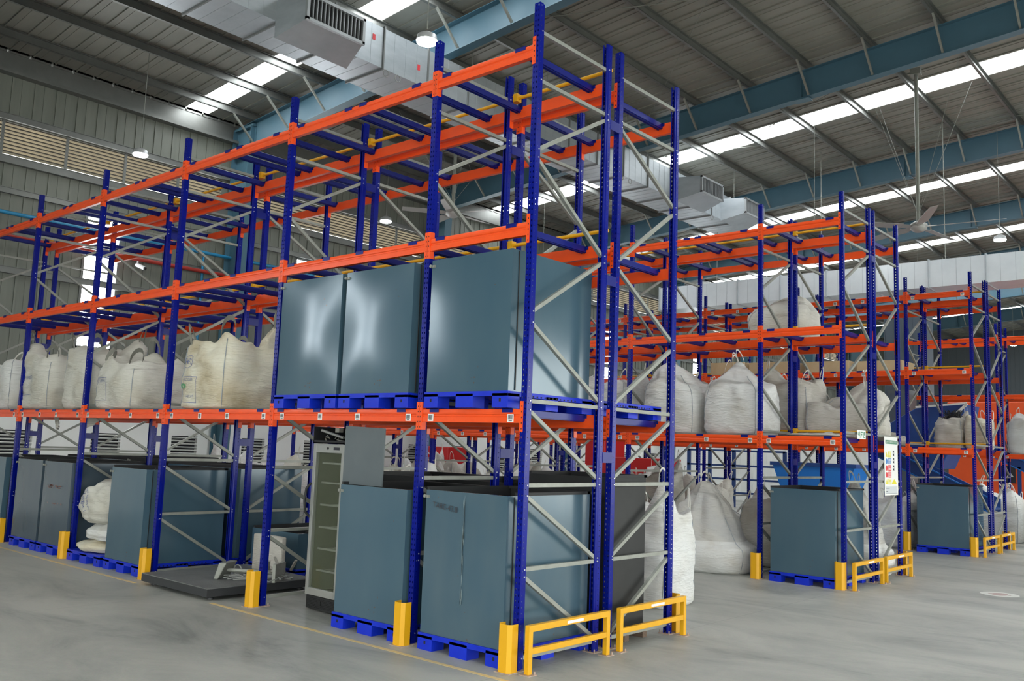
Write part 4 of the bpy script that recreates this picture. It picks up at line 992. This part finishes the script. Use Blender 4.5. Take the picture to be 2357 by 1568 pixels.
p = MB(); p.box(.006, .05, .835, .0075, .60, .895); p.build('header', M['greensign'], sb)
flat_text('SAFE WORKING LOADS', .045, M['white'], sb, (.0082, .325, .865), (PI / 2, 0, PI / 2), 'header_text', 1.05)
rows = [(.66, 'signyellow'), (.55, 'signblue'), (.44, 'signred'), (.33, 'signred'), (.22, 'signyellow')]
for z, mt in rows:
    p = MB(); p.box(.006, .17, z - .045, .0075, .31, z + .05); p.build('square', M[mt], sb)
    p = MB()
    if mt == 'signyellow': p.prism([(.05, z - .04), (.14, z - .04), (.095, z + .045)], 'x', .006, .0075); q = M['signyellow']
    else:
        p.prism([(.095 + .045 * math.cos(2 * PI * k / 20), z + .045 * math.sin(2 * PI * k / 20)) for k in range(20)], 'x', .006, .0075); q = M['signblue'] if mt == 'signblue' else M['signred']
    p.build('symbol', q, sb)
    p = MB(); 
    for j in range(4): p.box(.0075, .19, z - .03 + .02 * j, .008, .29, z - .022 + .02 * j)
    p.build('small_text', M['white'], sb)
for z in (.68, .56, .44):
    p = MB()
    for (a, b, c_, e) in ((.40, z - .045, .41, z + .045), (.45, z - .045, .46, z + .045), (.40, z + .02, .46, z + .03), (.40, z - .035, .46, z - .005), (.42, z + .03, .455, z + .048)): p.box(.006, a, b, .0075, c_, e)
    p.build('rack_symbol', M['print'], sb)
p = MB(); p.prism([(.34, .18), (.56, .18), (.56, .20), (.45, .26), (.34, .20)], 'x', .006, .0075); p.build('yellow_mark', M['signyellow'], sb)
p = MB(); p.box(.006, .04, .02, .007, .60, .14); p.build('note_panel', M['signgrey'], sb)
p = MB(); p.box(.007, .06, .11, .008, .22, .118); p.box(.007, .06, .06, .008, .14, .068); p.box(.007, .04, .03, .008, .6, .033); p.box(.007, .04, .145, .008, .6, .148); p.build('small_text', M['print'], sb)

# ------------------------------------------------------------------ floor marks
t = MB(); t.box(-16.5, -.335, .001, -6.15, -.285, .003); t.box(-4.35, -.335, .001, .18, -.285, .003)
tag(t.build('floor_tape', M['tape']), 'worn yellow tape line on the floor along the nearest rack', 'floor marking')
dc = thing('floor_decal', 'round white floor sticker with a faded red emblem on the open floor', 'floor sticker', (1.66, 8.98, 0))
t = MB(); n = 40; t.add([(.26 * math.cos(2 * PI * k / n), .26 * math.sin(2 * PI * k / n), .002) for k in range(n)], [tuple(range(n))]); t.build('disc', M['decal'], dc)
t = MB(); t.add([(.11 * math.cos(2 * PI * k / n), .16 * math.sin(2 * PI * k / n), .003) for k in range(n)], [tuple(range(n))]); t.box(-.15, -.02, .002, .15, .02, .0035); t.build('emblem', M['decalred'], dc)

# ------------------------------------------------------------------ ducts
def duct(name, label, x0, x1, y0, y1, z0, z1, axis, step=1.2):
    o = thing(name, label, 'air duct', (0, 0, 0))
    b = MB(); b.box(x0, y0, z0, x1, y1, z1); body = b.build('duct_body', M['duct'] if axis == 'y' else M['duct_bright'], o)
    e = .035; v = (y0 if axis == 'y' else x0) + .02; end = y1 if axis == 'y' else x1
    while v <= end:
        f = MB()
        if axis == 'y':
            f.box(x0 - e, v, z0 - e, x1 + e, v + .03, z0); f.box(x0 - e, v, z1, x1 + e, v + .03, z1 + e); f.box(x0 - e, v, z0, x0, v + .03, z1); f.box(x1, v, z0, x1 + e, v + .03, z1)
        else:
            f.box(v, y0 - e, z0 - e, v + .03, y1 + e, z0); f.box(v, y0 - e, z1, v + .03, y1 + e, z1 + e); f.box(v, y0 - e, z0, v + .03, y0, z1); f.box(v, y1, z0, v + .03, y1 + e, z1)
        f.build('flange', M['flange'] if axis == 'y' else M['duct'], o)
        g = MB()
        for q in range(1, 4):
            u = v + step * q / 4
            if u < end:
                if axis == 'y': g.box(x0 + .01, u, z0 - .004, x1 + .004, u + .008, z0); g.box(x1, u, z0, x1 + .004, u + .008, z1)
                else: g.box(u, y0 - .004, z0, u + .008, y0, z1)
        if g.v: g.build('stiffening_bead', M['duct'], o)
        v += step
    return o
def outlet(parent, yc, x, zc, w=1.25, h=.48, out=.75):
    o = MB(); y0, y1 = yc - w / 2, yc + w / 2; z0, z1 = zc - h / 2, zc + h / 2
    vs = [(x, y0 - .1, z0 - .16), (x, y1 + .25, z0 - .16), (x, y1 + .25, z1 + .05), (x, y0 - .1, z1 + .05), (x + out, y0, z0), (x + out, y1, z0), (x + out, y1, z1), (x + out, y0, z1)]
    o.add(vs, [(3, 2, 1, 0), (0, 1, 5, 4), (1, 2, 6, 5), (2, 3, 7, 6), (3, 0, 4, 7), (4, 5, 6, 7)]); b = o.build('outlet', M['duct'], parent)
    f = MB(); e = .045; X = x + out
    f.box(X, y0 - .01, z0 - .01, X + .06, y1 + .01, z0 + e); f.box(X, y0 - .01, z1 - e, X + .06, y1 + .01, z1 + .01); f.box(X, y0 - .01, z0, X + .06, y0 + e, z1); f.box(X, y1 - e, z0, X + .06, y1 + .01, z1)
    f.box(X + .002, y0 + e, z0 + e, X + .006, y1 - e, z1 - e, 1)
    n = 14
    for k in range(1, n): yy = y0 + e + (y1 - y0 - 2 * e) * k / n; f.box(X + .006, yy - .006, z0 + e, X + .05, yy + .006, z1 - e)
    f.build('grille', [M['grille'], M['grilledark']], b)
d1 = duct('air_duct', 'long galvanised duct hung under the rafters, crossing above the nearest racks', -9.2, -8.1, -6, 20.4, 9.2, 10.02, 'y')
for y, z in ((3.1, 9.28), (16.65, 9.55), (19.35, 9.55), (-2.0, 9.28)): outlet(d1, y, -8.1, z)
for (y, z) in ((4.55, 9.75), (5.75, 9.55)):
    s_ = MB(); s_.box(-8.098, y, z - .06, -8.094, y + .07, z + .06); s_.build('red_tape_mark', M['signred'], d1)
for y in (4.9, 5.2, 13.1, 13.5, 18.0):
    s_ = MB(); s_.tube([(-8.05, y + .07 * math.cos(a), 9.10 + .07 * math.sin(a)) for a in [k * PI / 8 for k in range(17)]], .008, 6); s_.build('wire_coil', M['cable'], d1)
for y in (2.0, 7.4, 10, 13.4, 16, 19.6):
    s_ = MB(); s_.tube([(-8.15, y, 10.0), (-8.15, y, 11.1)], .008, 6); s_.tube([(-9.15, y, 10.0), (-9.15, y, 11.0)], .008, 6); s_.build('hanger_rod', M['galv'], d1)
d3 = duct('air_duct', 'bright galvanised duct running crosswise in front of the farthest rack', -11.15, 14, 20.0, 21.2, 6.74, 7.50, 'x', 1.45)
for x in (-9, -5.5, -2, 1.5):
    s_ = MB(); s_.tube([(x, 20.1, 7.5), (x, 20.1, roof_z(x) - .1)], .01, 6); s_.build('hanger_rod', M['galv'], d3)

# ------------------------------------------------------------------ pendant lamps
def lamp_proto():
    o = thing('pendant_lamp', 'x', 'pendant lamp', (0, 0, 0))
    p = MB(); p.tube([(0, 0, .03), (0, 0, .12), (0, 0, .17)], [.17, .15, .06], 20); p.build('housing', M['lampbody'], o)
    p = MB(); p.tube([(0, 0, 0), (0, 0, .03)], .155, 24); p.build('lens', M['lampglow'], o)
    p = MB(); p.tube([(0, 0, .17), (0, 0, .28)], .012, 8); p.tube([(.0, 0, .28), (0, 0, 2.55)], .007, 6); p.build('suspension_rod', M['galv'], o)
    return o
lp = lamp_proto()
LP = [(-4.83, 3.0, 8.10, 'hanging in front of the light blue rafter'), (-14.2, 3.05, 8.10, 'hanging before the louvres at the left'), (-14.2, 10.3, 8.15, 'seen low between the rear uprights'), (-4.57, 17.35, 8.2, 'above the middle rack near the crosswise duct'),
      (-1.0, 21.8, 8.25, 'hanging above the bright crosswise duct'), (-5.9, 46.5, 8.2, 'smallest, far back at the right'), (5.0, 3.0, 8.1, 'over the open floor'), (5.0, 10.3, 8.15, 'over the open floor farther back'), (-14.2, 17.4, 8.2, 'far back by the left wall'), (-6.6, 33, 8.2, 'far back behind the crosswise duct')]
for i, (x, y, z, t) in enumerate(LP):
    o = lp if i == 0 else copy_tree(lp)
    o.location = (x, y, z); o['label'] = 'round pendant lamp ' + t
    for c in o.children:
        if c.name.startswith('suspension'): c.scale = (1, 1, (roof_z(x) + .01 - z) / 2.55)

# ------------------------------------------------------------------ ceiling fans
def fan(x, y, z, r, rot, label, nb=5):
    o = thing('ceiling_fan', label, 'ceiling fan', (x, y, z), rot)
    p = MB(); p.tube([(0, 0, .12), (0, 0, roof_z(x) - z - .2)], .045, 10); p.box(-.12, -.09, roof_z(x) - z - .35, .12, .09, roof_z(x) - z - .2); p.build('down_rod', M['galv'], o)
    p = MB(); p.tube([(0, 0, -.12), (0, 0, -.05), (0, 0, .06), (0, 0, .14)], [.10, .19, .2, .08], 20); p.build('hub', M['fan'], o)
    for k in range(nb):
        a = 2 * PI * k / nb; c, s = math.cos(a), math.sin(a); p = MB(); vs = []
        for rr, wv in ((.12, .05), (.4, .07), (.42, .13), (r * .8, .115), (r, .09)):
            for sgn, dz in ((-1, -.025), (1, .025)):
                for tz in (0, .008): vs.append((c * rr - s * wv * sgn, s * rr + c * wv * sgn, dz + tz))
        fs = []
        for j in range(4):
            b = 4 * j; fs += [(b, b + 4, b + 6, b + 2), (b + 1, b + 3, b + 7, b + 5), (b, b + 1, b + 5, b + 4), (b + 2, b + 6, b + 7, b + 3)]
        fs += [(0, 2, 3, 1), (16, 17, 19, 18)]; p.add(vs, fs); p.build('blade', M['fan'], o)
    for k in range(4):
        a = PI / 4 + k * PI / 2; p = MB(); p.tube([(0, 0, .3), (1.6 * math.cos(a), 1.6 * math.sin(a), roof_z(x) - z - .3)], .005, 5); p.build('guy_wire', M['galv'], o)
    return o
fan(-11.6, 10.4, 8.05, 1.35, .3, 'grey ceiling fan seen between the upper rack posts, near the dark wall')
fan(-1.5, 16.1, 7.5, 1.85, .15, 'large grey ceiling fan on a long rod above the third rack')

# ------------------------------------------------------------------ machinery at the back
def prism_thing(name, label, cat, parts):
    o = thing(name, label, cat)
    for pn, mt, fn in parts: q = MB(); fn(q); q.build(pn, M[mt], o)
    return o
def f_silo(q): q.box(-5.05, 24.2, 0, -3.87, 25.4, 6.9)
def f_ribs(q):
    for k in range(5): q.box(-5.05 + .29 * k, 24.18, .02, -5.02 + .29 * k, 24.2, 6.88)
    q.box(-3.87, 24.2, .02, -3.85, 24.22, 6.88)
prism_thing('dust_collector', 'tall slate grey boxy dust collector behind the third rack', 'machine', [('casing', 'silo', f_silo), ('edge_rib', 'silo', f_ribs)])
prism_thing('control_cabinet', 'grey cabinet standing in front of the slate dust collector', 'cabinet', [('casing', 'sheet', lambda q: q.box(-4.0, 21.35, 0, -3.4, 22.0, 4.0)), ('door', 'silo', lambda q: q.box(-3.96, 21.335, .3, -3.44, 21.35, 3.9))])
def hop(q):
    q.add([(-3.6, 19.3, 2.0), (-2.0, 19.3, 1.75), (-1.45, 19.3, 3.0), (-1.35, 19.3, 3.45), (-2.6, 19.3, 3.35), (-3.6, 19.3, 2.75),
           (-3.6, 20.6, 2.0), (-2.0, 20.6, 1.75), (-1.45, 20.6, 3.0), (-1.35, 20.6, 3.45), (-2.6, 20.6, 3.35), (-3.6, 20.6, 2.75)],
          [(0, 1, 2, 3, 4, 5), (11, 10, 9, 8, 7, 6), (0, 6, 7, 1), (1, 7, 8, 2), (2, 8, 9, 3), (3, 9, 10, 4), (4, 10, 11, 5), (5, 11, 6, 0)])
def conveyor(q, x0, z0, x1, z1, y, w, hgt=.34):
    for yy in (y, y + w - .05):
        q.add([(x0, yy, z0), (x1, yy, z1), (x1, yy, z1 + hgt), (x0, yy, z0 + hgt), (x0, yy + .05, z0), (x1, yy + .05, z1), (x1, yy + .05, z1 + hgt), (x0, yy + .05, z0 + hgt)],
              [(0, 1, 2, 3), (7, 6, 5, 4), (0, 4, 5, 1), (1, 5, 6, 2), (2, 6, 7, 3), (3, 7, 4, 0)])
    q.bar((x0, y + w / 2, z0 + .1), (x1, y + w / 2, z1 + .1), w - .1, .04)
ma = thing('shredder_hopper', 'dark blue shredder hopper with slanted pale edged chute', 'machine')
q = MB(); hop(q); bevel(q.build('hopper', M['machblue'], ma), .02)
q = MB(); q.bar((-2.6, 19.27, 3.37), (-1.33, 19.27, 3.47), .05, .05); q.bar((-1.33, 19.27, 3.45), (-1.9, 19.27, 2.9), .05, .06); q.build('edge_strip', M['loopwhite'], ma)
for x in (-3.5, -2.3):
    q = MB(); q.box(x, 19.4, 0, x + .12, 19.52, 1.9); q.build('leg', M['machblue'], ma)
def conv_thing(label, args, legs):
    o = thing('conveyor', label, 'conveyor'); q = MB(); conveyor(q, *args); q.build('conveyor_frame', M['machblue'], o)
    x0, z0, x1, z1, y, w = args[:6]; q = MB(); q.bar((x0, y - .01, z0 + .34), (x1, y - .01, z1 + .34), .04, .03); q.bar((x0, y - .01, z0), (x1, y - .01, z1), .04, .03); q.build('edge_rail', M['machbright'], o)
    for x in legs:
        t_ = (x - x0) / (x1 - x0); zz = z0 + (z1 - z0) * t_; q = MB(); q.box(x, y, 0, x + .1, y + .1, zz + .05); q.build('leg', M['machblue'], o)
    return o
conv_thing('dark blue conveyor sloping down rightwards above the third rack bin', (-4.2, 2.55, -.4, .75, 17.6, .8), (-3.2, -1.2))
conv_thing('second dark blue conveyor sloping towards the right picture edge', (-3.4, 2.7, .9, .6, 25.9, .9), (-1.6, .4))
q = MB(); q.prism([(-1.9, 1.55), (-1.7, 1.55), (-1.8, 1.7)], 'y', 25.87, 25.885)
o = q.build('warning_triangle', M['signgrey']); tag(o, 'pale triangle mark on the second conveyor side', 'sign')
om = thing('orange_container', 'big orange machine housing beyond the farthest rack', 'machine', (0, 0, 0))
q = MB(); q.box(-4.6, 29.5, .3, 4.5, 32.5, 4.15); bevel(q.build('housing', M['machorange'], om), .03)
q = MB()
for z in (3.55, 2.65): q.box(-4.6, 29.42, z, 4.5, 29.5, z + .12)
q.build('rail', M['machorange'], om)
q = MB(); q.box(-2.9, 29.45, 1.3, -2.4, 29.5, 1.9); q.build('opening', M['dark'], om)
q = MB(); q.box(-2.9, 29.44, 2.3, -2.5, 29.5, 2.42); q.box(-3.8, 29.44, 2.3, -3.3, 29.5, 2.42); q.build('warning_label', M['signyellow'], om)
q = MB(); q.box(-4.5, 29.5, 0, -4.3, 29.7, .3); q.box(4.2, 29.5, 0, 4.4, 29.7, .3); q.build('foot', M['dark'], om)
rc = thing('red_cabinet', 'bright red machine cabinet low behind the middle rack', 'machine', (0, 0, 0))
q = MB(); q.box(-8.3, 12.9, 0, -6.6, 13.9, 1.75); q.box(-8.9, 12.95, 0, -8.3, 13.9, 2.2); bevel(q.build('housing', M['red'], rc), .02)
q = MB(); q.box(-8.3, 12.88, 1.30, -6.6, 12.9, 1.34); q.build('trim_strip', M['galv'], rc)
rd = thing('red_cabinet', 'narrow red cabinet seen left of the near corner bay', 'machine', (0, 0, 0))
q = MB(); q.box(-14.6, 12.4, 0, -13.4, 13.2, 1.85); bevel(q.build('housing', M['red'], rd), .02)
cg = thing('mesh_cage', 'dark blue steel cage frame standing behind the third rack', 'cage')
for x in (-12.8, -11.9, -10.9, -9.9, -8.9):
    q = MB(); q.box(x, 24.9, 0, x + .12, 25.0, 2.1); q.build('post', M['machblue'], cg)
for z in (.5, 1.0, 1.5, 2.05):
    q = MB(); q.box(-12.8, 24.9, z, -8.8, 24.98, z + .07); q.build('rail', M['machblue'], cg)
bt = thing('blue_tank', 'bright blue wide bin behind the lone bin of the middle rack', 'machine')
q = MB(); q.prism([(-3.4, .9), (-2.2, .9), (-1.9, 1.72), (-3.7, 1.72)], 'y', 12.9, 13.8); q.box(-3.3, 13.0, 0, -2.3, 13.7, .9); q.build('bin_body', M['machbright'], bt)
q = MB(); q.box(-3.75, 12.85, 1.72, -1.85, 13.85, 1.80); q.build('rim', M['machblue'], bt)
wp = MB(); wp.box(-13.5, 30, 0, -5.5, 30.2, 3.6); 
for k in range(28): wp.box(-13.5 + .3 * k, 29.97, .1, -13.44 + .3 * k, 30, 3.5)
struct(wp.build('wall_partition', M['whitewall']), 'white sheet partition behind the third rack')
gl = MB(); gl.box(-4.5, YN - .06, 4.2, 4.0, YN - .035, 6.0); struct(gl.build('window_60', M['pane']), 'bluish window band in the far wall')
